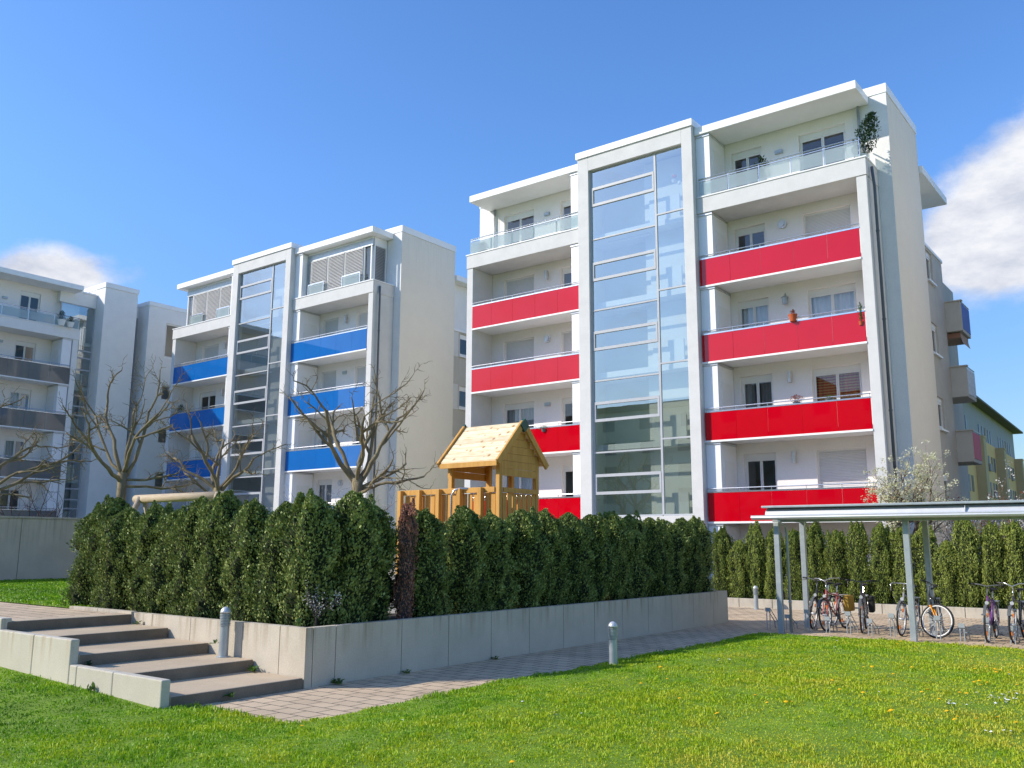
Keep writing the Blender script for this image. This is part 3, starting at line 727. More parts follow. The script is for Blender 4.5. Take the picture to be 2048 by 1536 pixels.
def loggia_stack(b, sx, pc, styles, lamps, floors=LV, xt=2.57, xs=8.37, xo=8.70, closet_x=(2.575, 3.13), seams=True):
    """one stack of balconies; sx = +1 right / -1 left of the tower"""
    for k, z in enumerate(ZB):
        zn = LV[k + 1]
        s = MB(); s.box((sx * xt, .03, z + .02), (sx * xs, 1.415, z + .20)); s.box((sx * xt, -.035, z - .02), (sx * xs, .03, z + .05))
        bal = s.build('balcony', [M['white']], b, bevel=.008)
        p = MB(); n = 5; x0, x1 = xt + .03, xs - .01
        cuts = [x0 + (x1 - x0) * t for t in (0, .206, .405, .612, .813, 1)]
        for a, c in zip(cuts[:-1], cuts[1:]): p.box((sx * (a + .004), -.012, z + .055), (sx * (c - .004), .012, z + 1.05))
        p.build('panel', M[pc], bal)
        r_ = MB(); r_.box((sx * x0, -.022, z + 1.052), (sx * x1, .03, z + 1.10)); r_.tube([(sx * x0, .0, z + 1.20), (sx * x1, .0, z + 1.20)], .020, 8)
        for c in cuts: r_.tube([(sx * min(max(c, x0 + .03), x1 - .03), .004, z + 1.10), (sx * min(max(c, x0 + .03), x1 - .03), .004, z + 1.20)], .010, 6)
        r_.build('rail', M['brightsteel'], bal)
    cx = sorted((sx * closet_x[0], sx * closet_x[1]))
    zz = [0.0] + [z + .20 for z in ZB] + [14.56]; zn = ZB + [ZT, 17.07]
    for a, c in zip(zz, zn): closet(b, cx[0], cx[1], a, c, sx)

def apartment(name, label, loc, rz, pc, sty, lampk, terrace='rail', dark_stairs=False):
    b = thing(name, label, 'apartment building', loc, rz, None)
    Ff = Fac((0, 1.42, 0), (1, 0, 0), (0, 1, 0))
    # ---- front wall of the main body with its openings, side walls, roof
    holes = [(-2.52, 2.52, .0, 16.8, 'x')]; wins = []
    for sx in (1, -1):
        for k, z in enumerate(LV):
            for nm, (a, c) in (('door', DOOR), ('win', WIN)):
                if k == 4 and terrace != 'rail': continue
                top = (LV + [17.01])[k + 1] - .36; bot = (z + .24 if k < 4 else 14.62)
                x0, x1 = (a, c) if sx > 0 else (-c, -a)
                holes.append((x0, x1, bot, top)); wins.append((sx, k, nm, x0, x1, bot, top))
    w = MB(); Ff.wall(w, -9.17, 9.17, 0, 17.35, holes, rev=.2)
    b_front = w.build('front_wall', M['loggia'], b)
    w = MB()
    for x in (-9.17, 9.17): w.quad((x, 1.42, 0), (x, 5.5, 0), (x, 5.5, 17.35), (x, 1.42, 17.35))
    w.quad((-9.17, 1.42, 17.34), (9.17, 1.42, 17.34), (9.17, 5.5, 17.34), (-9.17, 5.5, 17.34)); w.quad((-9.17, 5.5, 0), (9.17, 5.5, 0), (9.17, 5.5, 17.35), (-9.17, 5.5, 17.35))
    w.build('side_wall', M['side'], b)
    w = MB()
    for z in [0.2] + [q + .21 for q in LV]: w.quad((-9.15, 1.63, z), (9.15, 1.63, z), (9.15, 5.48, z), (-9.15, 5.48, z))
    w.quad((-9.15, 4.2, 0), (9.15, 4.2, 0), (9.15, 4.2, 17.3), (-9.15, 4.2, 17.3))
    for x in (-9.1, -5.3, -2.7, 2.7, 5.3, 9.1): w.quad((x, 1.7, 0), (x, 5.4, 0), (x, 5.4, 17.3), (x, 1.7, 17.3))
    w.build('room', M['room'], b)
    # plastered strip of the front face that shows beyond the loggias
    for sx in (1, -1):
        w = MB(); w.quad((sx * 8.705, 1.412, 0), (sx * 9.17, 1.412, 0), (sx * 9.17, 1.412, 17.35), (sx * 8.705, 1.412, 17.35)); w.quad((sx * 8.0, 1.411, 14.56), (sx * 8.705, 1.411, 14.56), (sx * 8.705, 1.411, 17.06), (sx * 8.0, 1.411, 17.06))
        w.build('edge_wall', M['plaster'], b)
    m_ = MB(); m_.box((-9.2, 1.39, 17.36), (9.2, 5.53, 17.70)); m_.build('parapet', M['cap'], b, bevel=.012)
    # ---- side fins, terrace bands, flat roofs
    for sx in (1, -1):
        m_ = MB(); m_.box((sx * 8.37, 0, 0), (sx * 8.70, 1.405, ZT - .005)); m_.build('side_fin', M['facade'], b, bevel=.01)
        m_ = MB(); m_.box((sx * 2.575, -.03, ZT), (sx * 8.72, 1.405, 14.55)); m_.build('terrace', M['facade'], b, bevel=.01)
        m_ = MB(); m_.box((sx * 2.58, -.06, 14.553), (sx * 8.75, .30, 14.60)); m_.box((sx * 8.45, .30, 14.553), (sx * 8.75, 1.40, 14.60)); m_.build('coping', M['cap'], b)
        m_ = MB(); m_.box((sx * 2.58, -.06, 17.07), (sx * 8.58, 1.40, 17.37)); m_.build('flat_roof', M['white'], b, bevel=.015)
        m_ = MB(); m_.tube([(sx * 8.86, .30, 0), (sx * 8.86, .30, 13.6), (sx * 8.80, .34, 14.3)], .05, 10)
        for z in (3, 6, 9, 12): m_.tube([(sx * 8.86, .30, z), (sx * 8.86, .30, z + .05)], .064, 10)
        m_.build('downpipe', M['darkpipe'], b, smooth=True)
        if terrace == 'rail':
            m_ = MB(); m_.tube([(sx * 8.22, 1.33, 14.56), (sx * 8.22, 1.33, 17.06)], .05, 10); m_.build('downpipe', M['steel'], b, smooth=True)
    for sx in (1, -1): loggia_stack(b, sx, pc, None, None)
    # ---- windows, shutters, lamps
    for (sx, k, nm, x0, x1, bot, top) in wins:
        window(b, Ff, x0, x1, bot, top, 2, sty.get((sx, k, nm), 'dark'), d=.13)
    for (sx, k), kind in lampk.items():
        wall_lamp(b, Ff, sx * 5.28, (LV[k] + 2.28 if k < 4 else 16.2), kind)
    # ---- stair tower
    m_ = MB()
    m_.box((-2.57, -.28, 0), (-2.05, .20, 17.395)); m_.box((2.14, -.28, 0), (2.57, .20, 17.395)); m_.box((-2.05, -.28, 16.81), (2.14, .20, 17.395)); m_.box((-2.05, -.28, 0), (2.14, .20, 2.80))
    m_.box((-2.57, .20, 0), (-2.50, 2.6, 17.395)); m_.box((2.50, .20, 0), (2.57, 2.6, 17.395)); m_.box((-2.50, .20, 17.0), (2.50, 2.6, 17.395))
    m_.build('stair_tower', M['facade'], b, bevel=.01)
    m_ = MB(); m_.box((-2.63, -.34, 17.40), (2.63, 2.7, 17.68)); m_.build('tower_coping', M['cap'], b, bevel=.012)
    stair_glazing(b, -2.05, .92, 2.14, -.12, ROWS_L, ROWS_R, FRAMES)
    m_ = MB(); m_.quad((-2.49, 1.55, 0), (2.49, 1.55, 0), (2.49, 1.55, 17), (-2.49, 1.55, 17))
    for x in (-2.49, 2.49): m_.quad((x, .2, 0), (x, 2.5, 0), (x, 2.5, 17), (x, .2, 17))
    m_.mi = 1
    for z in LV: m_.box((-2.45, .18, z - .02), (2.45, 1.54, z + .20))
    m_.box((-.1, .85, 0), (2.3, 1.54, 16.9))
    for z in LV:
        m_.box((.45, .22, z + .2), (1.75, .30, z + 1.12))
    m_.build('staircase', [M['room'], M['interior3']] if dark_stairs else [M['interior'], M['interior2']], b)
    m_ = MB()
    for z in LV: m_.box((-1.7, .6, z - .10), (.2, .68, z - .04))
    m_.build('light_tube', M['white'], b)
    # ---- rear block with side windows, rear terrace and balconies
    Fs = Fac((9.05, 0, 0), (0, 1, 0), (-1, 0, 0))
    hz = [(4.41 + 2.853 * q) for q in range(4)]
    w = MB(); Fs.wall(w, 5.5, 8.75, 0, 13.05, [(6.12, 7.08, t - 1.22, t) for t in hz], rev=.18)
    w.quad((-9.05, 5.5, 0), (-9.05, 8.75, 0), (-9.05, 8.75, 13.05), (-9.05, 5.5, 13.05)); w.quad((-9.05, 8.75, 0), (9.05, 8.75, 0), (9.05, 8.75, 13.05), (-9.05, 8.75, 13.05)); w.quad((-9.05, 5.5, 13.04), (9.05, 5.5, 13.04), (9.05, 8.75, 13.04), (-9.05, 8.75, 13.04))
    w.box((-8.6, 8.76, 0), (8.6, 13, 12.9))
    w.build('rear_wall', M['rear'], b)
    m_ = MB(); m_.box((-9.08, 5.51, 13.05), (9.09, 8.80, 13.16)); m_.build('coping', M['cap'], b)
    m_ = MB(); m_.box((-8.7, 5.52, 13.17), (8.72, 7.7, 15.77)); m_.build('penthouse_wall', M['plaster'], b)
    m_ = MB(); m_.box((-9.2, 5.55, 15.78), (9.30, 9.6, 16.08)); m_.build('rear_roof', M['white'], b, bevel=.012)
    for t in hz:
        ww = window(b, Fs, 6.12, 7.08, t - 1.22, t, 1, 'dark', d=.08)
        m_ = MB(); m_.box((9.055, 6.02, t - 1.29), (9.15, 7.18, t - 1.225)); m_.build('sill', M['cap'], ww)
        m_ = MB(); m_.box((9.045, 5.52, t - 1.30), (9.054, 6.0, t + .05)); m_.build('render_field', M['facade'], b)
    for q, (t, pm) in enumerate(((11.4, 'bluepanel'), (8.75, 'curt_white'), (6.2, 'pink'))):
        m_ = MB(); m_.box((8.4, 8.765, t - 1.2), (9.62, 8.90, t)); m_.box((8.4, 8.90, t - 1.2), (9.58, 10.6, t - 1.06)); m_.box((8.4, 8.70, t), (9.68, 8.93, t + .04))
        rb = m_.build('rear_balcony', M['rear'], b)
        m_ = MB(); m_.box((9.56, 8.91, t - 1.05), (9.59, 10.58, t - .02)); m_.build('panel', M[pm], rb)
        m_ = MB(); m_.tube([(9.575, 8.92, t + .05), (9.575, 10.6, t + .05)], .025, 6); m_.build('rail', M['steel'], rb)
    m_ = MB(); m_.box((8.5, 8.95, 9.95), (9.5, 10.4, 10.15)); m_.quad((9.5, 8.95, 9.98), (9.5, 10.4, 9.98), (9.56, 10.4, 9.72), (9.56, 8.95, 9.72)); m_.build('awning', M['awning'], b)
    return b

sty_red = {(1, 0, 'win'): 'shut', (1, 1, 'door'): 'stripe', (1, 1, 'win'): 'orange', (1, 2, 'door'): 'white', (1, 2, 'win'): 'white', (1, 3, 'win'): 'shut',
           (-1, 0, 'win'): 'white', (-1, 0, 'door'): 'dark', (-1, 1, 'win'): 'grey', (-1, 2, 'win'): 'shut', (-1, 2, 'door'): 'shut', (-1, 3, 'win'): 'shut'}
red = apartment('apartment_building', 'white apartment block with red glass balconies and a glazed stair tower', (-16.42, V0, 0), 0, 'red', sty_red,
                {(1, 0): 'slim', (1, 1): 'slim', (1, 2): 'lantern', (1, 3): 'round', (1, 4): 'box', (-1, 1): 'box', (-1, 2): 'round', (-1, 3): 'slim', (-1, 4): 'box'})
sty_blue = {(1, 3, 'door'): 'shut', (1, 3, 'win'): 'shut', (1, 2, 'door'): 'shut', (1, 2, 'win'): 'shut', (1, 1, 'door'): 'grey', (1, 1, 'win'): 'grey', (1, 0, 'door'): 'grey',
            (-1, 3, 'door'): 'dark', (-1, 2, 'door'): 'grey', (-1, 1, 'door'): 'shut', (-1, 1, 'win'): 'shut', (-1, 3, 'win'): 'shut', (-1, 0, 'win'): 'shut'}
blue = apartment('apartment_building', 'white apartment block with blue glass balconies and blinds on its roof terraces', (-39.87, V0, 0), 0, 'blue', sty_blue,
                 {(1, 3): 'slim', (1, 2): 'box', (1, 0): 'round', (-1, 3): 'slim', (-1, 2): 'slim', (-1, 1): 'slim'}, terrace='blinds', dark_stairs=True)
# glazed-in roof terraces of the blue house with venetian blinds
for sx in (1, -1):
    F = Fac((0, .42, 0), (sx, 0, 0), (0, 1, 0))
    m_ = MB(); F.box(m_, 2.62, 8.10, 16.95, 17.06, 0, .10)
    for x in (2.66, 3.42, 4.74, 6.06, 7.50, 8.02): F.box(m_, x - .035, x + .035, 14.61, 16.62, .0, .08)
    m_.box((sx * 8.06, .53, 14.61), (sx * 8.14, .60, 17.06)); m_.box((sx * 8.06, 1.30, 14.61), (sx * 8.14, 1.38, 17.06)); m_.box((sx * 8.07, .60, 16.62), (sx * 8.13, 1.30, 17.06))
    enc = m_.build('terrace_glazing', M['cap'], blue)
    m_ = MB(); m_.quad((sx * 2.66, .50, 14.62), (sx * 8.02, .50, 14.62), (sx * 8.02, .50, 16.6), (sx * 2.66, .50, 16.6)); m_.build('pane', M['pane'], enc)
    m_ = MB(); F.box(m_, 2.62, 8.12, 16.60, 16.95, -.02, .10); m_.build('blind_box', M['steel'], enc)
    m_ = MB(); m_.quad((sx * 2.6, .62, 14.58), (sx * 8.0, .62, 14.58), (sx * 8.0, .62, 16.95), (sx * 2.6, .62, 16.95)); m_.quad((sx * 8.0, .62, 14.58), (sx * 8.0, 1.40, 14.58), (sx * 8.0, 1.40, 16.95), (sx * 8.0, .62, 16.95)); m_.build('room', M['room'], enc)  # dark sheet close behind the panes, stands in for the shade inside
    for a, c in ((2.70, 3.38), (3.46, 4.70), (4.78, 6.02), (6.10, 7.46)):
        m_ = MB(); n = 25
        for k in range(n):
            z = 14.64 + 1.96 * k / n
            m_.quad((sx * a, .35, z), (sx * c, .35, z), (sx * c, .40, z + .056), (sx * a, .40, z + .056))
        m_.tube([(sx * a, .385, 14.62), (sx * a, .385, 16.62)], .012, 6); m_.tube([(sx * c, .385, 14.62), (sx * c, .385, 16.62)], .012, 6)
        m_.build('venetian_blind', M['shutter'], enc)
    m_ = MB()
    for k in range(25):
        z = 14.64 + 1.96 * k / 25; m_.quad((sx * 8.18, .62, z), (sx * 8.18, 1.28, z), (sx * 8.14, 1.28, z + .05), (sx * 8.14, .62, z + .05))
    m_.build('venetian_blind', M['alu'], enc)
    for a, c in ((3.46, 4.70), (6.10, 7.46)):
        m_ = MB(); F.box(m_, a, c, 15.22, 15.27, -.20, -.16); F.box(m_, a, a + .03, 14.6, 15.22, -.20, -.16); F.box(m_, c - .03, c, 14.6, 15.22, -.20, -.16)
        r_ = m_.build('railing', M['brightsteel'], blue)
        m_ = MB(); F.box(m_, a + .035, c - .035, 14.62, 15.21, -.185, -.175); m_.build('glass_sheet', M['satin'], r_)
for sx in (1, -1): railing(red, sx * 2.66, sx * 8.52, 14.60, .02, left=False)
# small roof hatch box on the blue stair tower
m_ = MB(); m_.box((.9, .6, 17.69), (2.2, 1.6, 17.86)); m_.box((-.6, .2, 17.69), (1.1, .5, 17.76)); m_.build('roof_hatch', M['alu'], blue)

# ---- third house, turned 90 degrees, dark grey balconies (faces +u)
gb = thing('apartment_building', 'white apartment block with dark grey balconies, in shade at the left edge', 'apartment building', (-53.4, 27.55, 0), R(90))
Ff = Fac((0, 1.42, 0), (1, 0, 0), (0, 1, 0))
holes = []; gw = []
for k, z in enumerate(LV):
    for nm, (a, c) in (('door', (-4.6, -3.4)), ('win', (-7.71, -6.03))):
        bot = (z + .24 if k < 4 else 14.62); top = (LV + [17.01])[k + 1] - .36
        holes.append((a, c, bot, top)); gw.append((k, nm, a, c, bot, top))
w = MB(); Ff.wall(w, -17, -1.0, 0, 17.35, holes, rev=.2); w.build('front_wall', M['loggia'], gb)
w = MB(); w.quad((-17, 1.42, 0), (-17, 12, 0), (-17, 12, 17.3), (-17, 1.42, 17.3)); w.quad((-17, 1.42, 17.3), (9, 1.42, 17.3), (9, 12, 17.3), (-17, 12, 17.3)); w.quad((-17, 4.2, 0), (0, 4.2, 0), (0, 4.2, 17.3), (-17, 4.2, 17.3))
for z in LV: w.quad((-17, 1.65, z + .2), (0, 1.65, z + .2), (0, 4.2, z + .2), (-17, 4.2, z + .2))
w.build('room', M['room'], gb)
for (k, nm, a, c, bot, top) in gw: window(gb, Ff, a, c, bot, top, 2, {(3, 'win'): 'shut', (1, 'door'): 'grey', (2, 'door'): 'white', (0, 'door'): 'dark'}.get((k, nm), 'dark'), d=.10)
for k in (1, 2, 3, 4): wall_lamp(gb, Ff, -5.45, (LV[k] + 2.28 if k < 4 else 16.0), 'box' if k > 2 else 'slim')
for k, z in enumerate(ZB):
    s = MB(); s.box((-9.2, .03, z + .02), (-1.92, 1.415, z + .20)); s.box((-9.2, -.035, z - .02), (-1.92, .03, z + .05)); bal = s.build('balcony', M['white'], gb, bevel=.008)
    p = MB(); cuts = [-9.2, -7.9, -6.7, -5.5, -4.3, -3.1, -1.93]
    for a, c in zip(cuts[:-1], cuts[1:]): p.box((a + .004, -.012, z + .055), (c - .004, .012, z + 1.05))
    p.build('panel', M['grey'], bal)
    r_ = MB(); r_.box((-9.2, -.022, z + 1.052), (-1.93, .03, z + 1.09)); r_.tube([(-9.2, 0, z + 1.2), (-1.93, 0, z + 1.2)], .02, 8)
    for c in cuts[1:-1]: r_.tube([(c, .004, z + 1.09), (c, .004, z + 1.2)], .01, 6)
    r_.build('rail', M['brightsteel'], bal)
for a, c in zip([0.0] + [z + .20 for z in ZB], ZB + [ZT]): closet(gb, -2.5, -1.95, a, c, -1)
m_ = MB(); m_.box((-1.90, 0, 0), (-1.57, 1.40, ZT - .005)); m_.build('side_fin', M['plaster'], gb, bevel=.01)
m_ = MB(); m_.box((-9.2, -.03, ZT), (-1.55, 1.405, 14.55)); m_.build('terrace', M['plaster'], gb, bevel=.01)
m_ = MB(); m_.box((-9.2, -.06, 14.553), (-1.52, .30, 14.60)); m_.build('coping', M['cap'], gb)
m_ = MB(); m_.box((-9.2, -.06, 17.07), (-1.55, 1.40, 17.37)); m_.build('flat_roof', M['white'], gb, bevel=.015)
railing(gb, -9.1, -1.62, 14.60, .02)
# its stair strip, plain tower slab, narrow glass strip and right-hand wing
fr = MB(); x0, x1, y = -2.35, -.17, 1.05
rows = [16.4, 13.55, 13.1, 12.35, 10.7, 10.05, 9.5, 7.85, 7.2, 6.65, 5.0, 4.35, 3.8, 2.1, .2]
fr.box((x0, y - .03, .1), (x0 + .07, y + .05, 16.4)); fr.box((x1 - .07, y - .03, .1), (x1, y + .05, 16.4))
for z in rows: fr.box((x0 + .07, y - .03, z - .045), (x1 - .07, y + .05, z + .045))
w = fr.build('stair_window', M['framealu'], gb)
p = MB(); p.quad((x0 + .03, y + .01, .1), (x1 - .03, y + .01, .1), (x1 - .03, y + .01, 16.4), (x0 + .03, y + .01, 16.4)); p.build('pane', M['stairglass'], w)
m_ = MB(); m_.box((x0 - .1, 1.0, 16.4), (-.165, 4, 17.2)); m_.box((-.16, 0, 0), (2.02, 4, 17.65)); m_.build('stair_tower', M['plaster'], gb, bevel=.01)
m_ = MB(); m_.box((-.20, -.05, 17.655), (2.06, 4.05, 17.97)); m_.box((x0 - .1, .95, 17.205), (-.21, 4, 17.32)); m_.build('tower_coping', M['cap'], gb, bevel=.012)
m_ = MB(); m_.box((x0, 2.6, .1), (.1, 2.7, 16.9)); m_.mi = 1
for z in LV: m_.box((x0, 1.25, z - .02), (-.17, 2.6, z + .2)); m_.box((x0 + .3, 1.3, z + .2), (-.5, 1.4, z + 1.1))
m_.build('staircase', [M['interior'], M['interior2']], gb)
m_ = MB(); m_.box((2.025, 1.0, 16.35), (2.9, 4, 17.1)); m_.build('lintel_wall', M['plaster'], gb)
fr = MB(); fr.box((2.03, .98, 0), (2.09, 1.05, 16.34)); fr.box((2.62, .98, 0), (2.68, 1.05, 16.34))
for z in (13.4, 10.6, 7.7, 4.9, 16.3): fr.box((2.09, .98, z - .03), (2.62, 1.05, z + .03))
w = fr.build('stair_window', M['framealu'], gb)
p = MB(); p.quad((2.05, 1.01, 0), (2.66, 1.01, 0), (2.66, 1.01, 16.3), (2.05, 1.01, 16.3)); p.build('pane', M['stairglass'], w)
m_ = MB(); m_.box((1.5, 2.2, 0), (3, 2.3, 17)); m_.build('room', M['room'], gb)
Fw = Fac((0, -.30, 0), (1, 0, 0), (0, 1, 0)); holes = []
for z in (13.75, 10.9, 8.05, 5.2, 2.35): holes.append((3.95, 6.1, z, z + (2.35 if z > 13 else 1.1)))
w = MB(); Fw.wall(w, 2.69, 9.5, 0, 17.05, holes, rev=.2); w.quad((2.69, -.30, 0), (2.69, 4, 0), (2.69, 4, 17.05), (2.69, -.30, 17.05)); w.quad((9.5, -.3, 0), (9.5, 12, 0), (9.5, 12, 17.05), (9.5, -.3, 17.05)); w.quad((2.69, 2, 0), (9.5, 2, 0), (9.5, 2, 17.05), (2.69, 2, 17.05))
w.build('wing_wall', M['plaster'], gb)
m_ = MB(); m_.box((2.65, -.34, 17.055), (9.54, 4, 17.33)); m_.build('parapet', M['cap'], gb, bevel=.012)
for h in holes: window(gb, Fw, *h, 2, 'dark', d=.08, box_=False)

# ---- the house across the courtyard (behind the viewer; seen mirrored in the glazing)
ob = thing('apartment_building', 'long plain apartment block across the courtyard, seen only mirrored in the glass', 'apartment building', (-52, -33, 0), R(180))
Fo = Fac((0, 0, 0), (1, 0, 0), (0, 1, 0)); holes = []
for q in range(15):
    for k in range(6): holes.append((-38 + q * 5.1, -36.3 + q * 5.1, .9 + 2.85 * k, 2.4 + 2.85 * k))
w = MB(); Fo.wall(w, -42, 42, 0, 17.4, holes, rev=.2)
w.quad((-42, 0, 0), (-42, 12, 0), (-42, 12, 17.4), (-42, 0, 17.4)); w.quad((42, 0, 0), (42, 12, 0), (42, 12, 17.4), (42, 0, 17.4)); w.quad((-42, 12, 0), (42, 12, 0), (42, 12, 17.4), (-42, 12, 17.4)); w.quad((-42, 0, 17.4), (42, 0, 17.4), (42, 12, 17.4), (-42, 12, 17.4))
w.build('wall', M['rear'], ob)
m_ = MB(); m_.box((-42.3, -.3, 17.41), (-10, 12.3, 17.8)); m_.box((-9.9, -.3, 17.41), (42.3, 12.3, 18.1)); m_.box((-20, 2, 17.8), (-6, 9, 20.0)); m_.build('roof', M['eave'], ob)
proto = None
for h in holes:
    if proto is None:
        m_ = MB(); m_.box((h[0], .12, h[2]), (h[1], .16, h[3])); proto = m_.build('window', M['winblue'], ob); h0 = h
    else:
        c = proto.copy(); col.objects.link(c); c.parent = ob; c.location = (h[0] - h0[0], 0, h[2] - h0[2])

# ---- next house of the row, just beyond the right edge
nb = thing('apartment_building', 'next white block of the row, beyond the right edge of the picture', 'apartment building', (7.03, V0, 0), 0)
m_ = MB(); m_.box((-9.17, 1.42, 0), (9.17, 5.5, 17.35)); m_.box((-9.05, 5.52, 0), (9.05, 13, 13)); m_.build('wall', M['side'], nb)
m_ = MB(); m_.box((-9.2, 1.39, 17.36), (9.2, 5.53, 17.7)); m_.build('parapet', M['cap'], nb)
for sx in (1, -1):
    m_ = MB(); m_.box((sx * 8.37, 0, 0), (sx * 8.70, 1.405, 14.5)); m_.build('side_fin', M['facade'], nb)
    m_ = MB(); m_.box((sx * 2.58, 0, 17.07), (sx * 8.58, 1.4, 17.37)); m_.build('flat_roof', M['white'], nb)
    for z in LV:
        m_ = MB(); m_.box((sx * 2.58, 0, z), (sx * 8.36, 1.4, z + .2)); m_.build('balcony', M['white'], nb)
m_ = MB(); m_.box((-2.57, -.28, 0), (2.57, 1.41, 17.4)); m_.build('stair_tower', M['facade'], nb)

# ---- yellow house far right
yb = thing('apartment_building', 'long yellow block with a grey-blue top storey, far right behind the shelter', 'apartment building', (-17.6, 85, 0), R(1.6))
m_ = MB(); m_.box((-12, 0, 0), (0, 50, 13.2)); m_.build('wall', M['yellow'], yb)
m_ = MB(); m_.box((-12, 0, 13.2), (-.15, 50, 16.75)); m_.build('top_storey', M['slate'], yb)
m_ = MB(); m_.box((-13, -1, 16.75), (.95, 51.2, 16.95)); m_.box((-11, 2, 16.95), (-2, 48, 17.2)); m_.build('roof', M['eave'], yb)
for y0 in (-.5, 17.0, 31.5, 47.5):
    m_ = MB(); m_.box((0.01, y0, 0), (.9, y0 + 1.6, 12.9)); m_.box((0.01, y0, 12.9), (.95, y0 + 1.6, 13.1)); m_.build('bay_pier', M['olive'], yb)
for k in range(5):
    y = 1.8; q = 0
    while y < 48:
        if not any(abs(y - t) < 2.1 for t in (0.3, 17.8, 32.3, 48.3)):
            z = 1.3 + 2.95 * k + (.15 if k == 4 else 0); xx = .0 if k < 4 else -.15
            m_ = MB(); m_.box((xx + .005, y, z), (xx + .05, y + .95, z + 1.6)); w = m_.build('window', M['winblue'] if (q * 7 + k * 3) % 4 else M['winbrown'], yb)
            if k < 4 and (q + k) % 3 == 0:
                m_ = MB(); m_.box((xx + .06, y - .1, z - .1), (xx + .22, y + 1.05, z + .7)); m_.build('balustrade', M['slate'], w)
        y += 1.75 if q % 2 else 2.2; q += 1

# ================================================================ BOLLARD LAMPS
def bollard(loc, label):
    t = thing('bollard_lamp', label, 'bollard lamp', loc, 0, 'grey bollard lamps')
    m_ = MB(); m_.lathe([(.095, 0), (.095, .012), (.062, .014), (.060, .40)], n=24); m_.build('post', M['steel'], t, smooth=False)
    m_ = MB(); pr_ = []
    for k in range(8): pr_ += [(.058, .402 + k * .02), (.072, .406 + k * .02), (.072, .414 + k * .02), (.058, .418 + k * .02)]
    m_.lathe(pr_, n=24); m_.build('louvre', M['steel'], t)
    m_ = MB(); m_.lathe([(.072, .566)] + [(.072 * math.cos(a), .566 + .085 * math.sin(a)) for a in (.3, .6, .9, 1.2, 1.45)], n=24); m_.build('cap', M['alu'], t, smooth=True)
    return t
b0 = bollard((-10.50, 7.40, .272), 'grey bollard lamp standing on the concrete steps')
for loc, lb in (((-7.05, 11.62, .0), 'grey bollard lamp at the lawn edge of the paved path'), ((-10.24, 24.62, 0), 'small grey bollard lamp before the far hedge, left of the shelter')):
    c = copy_tree(b0); c.location = loc; c['label'] = lb

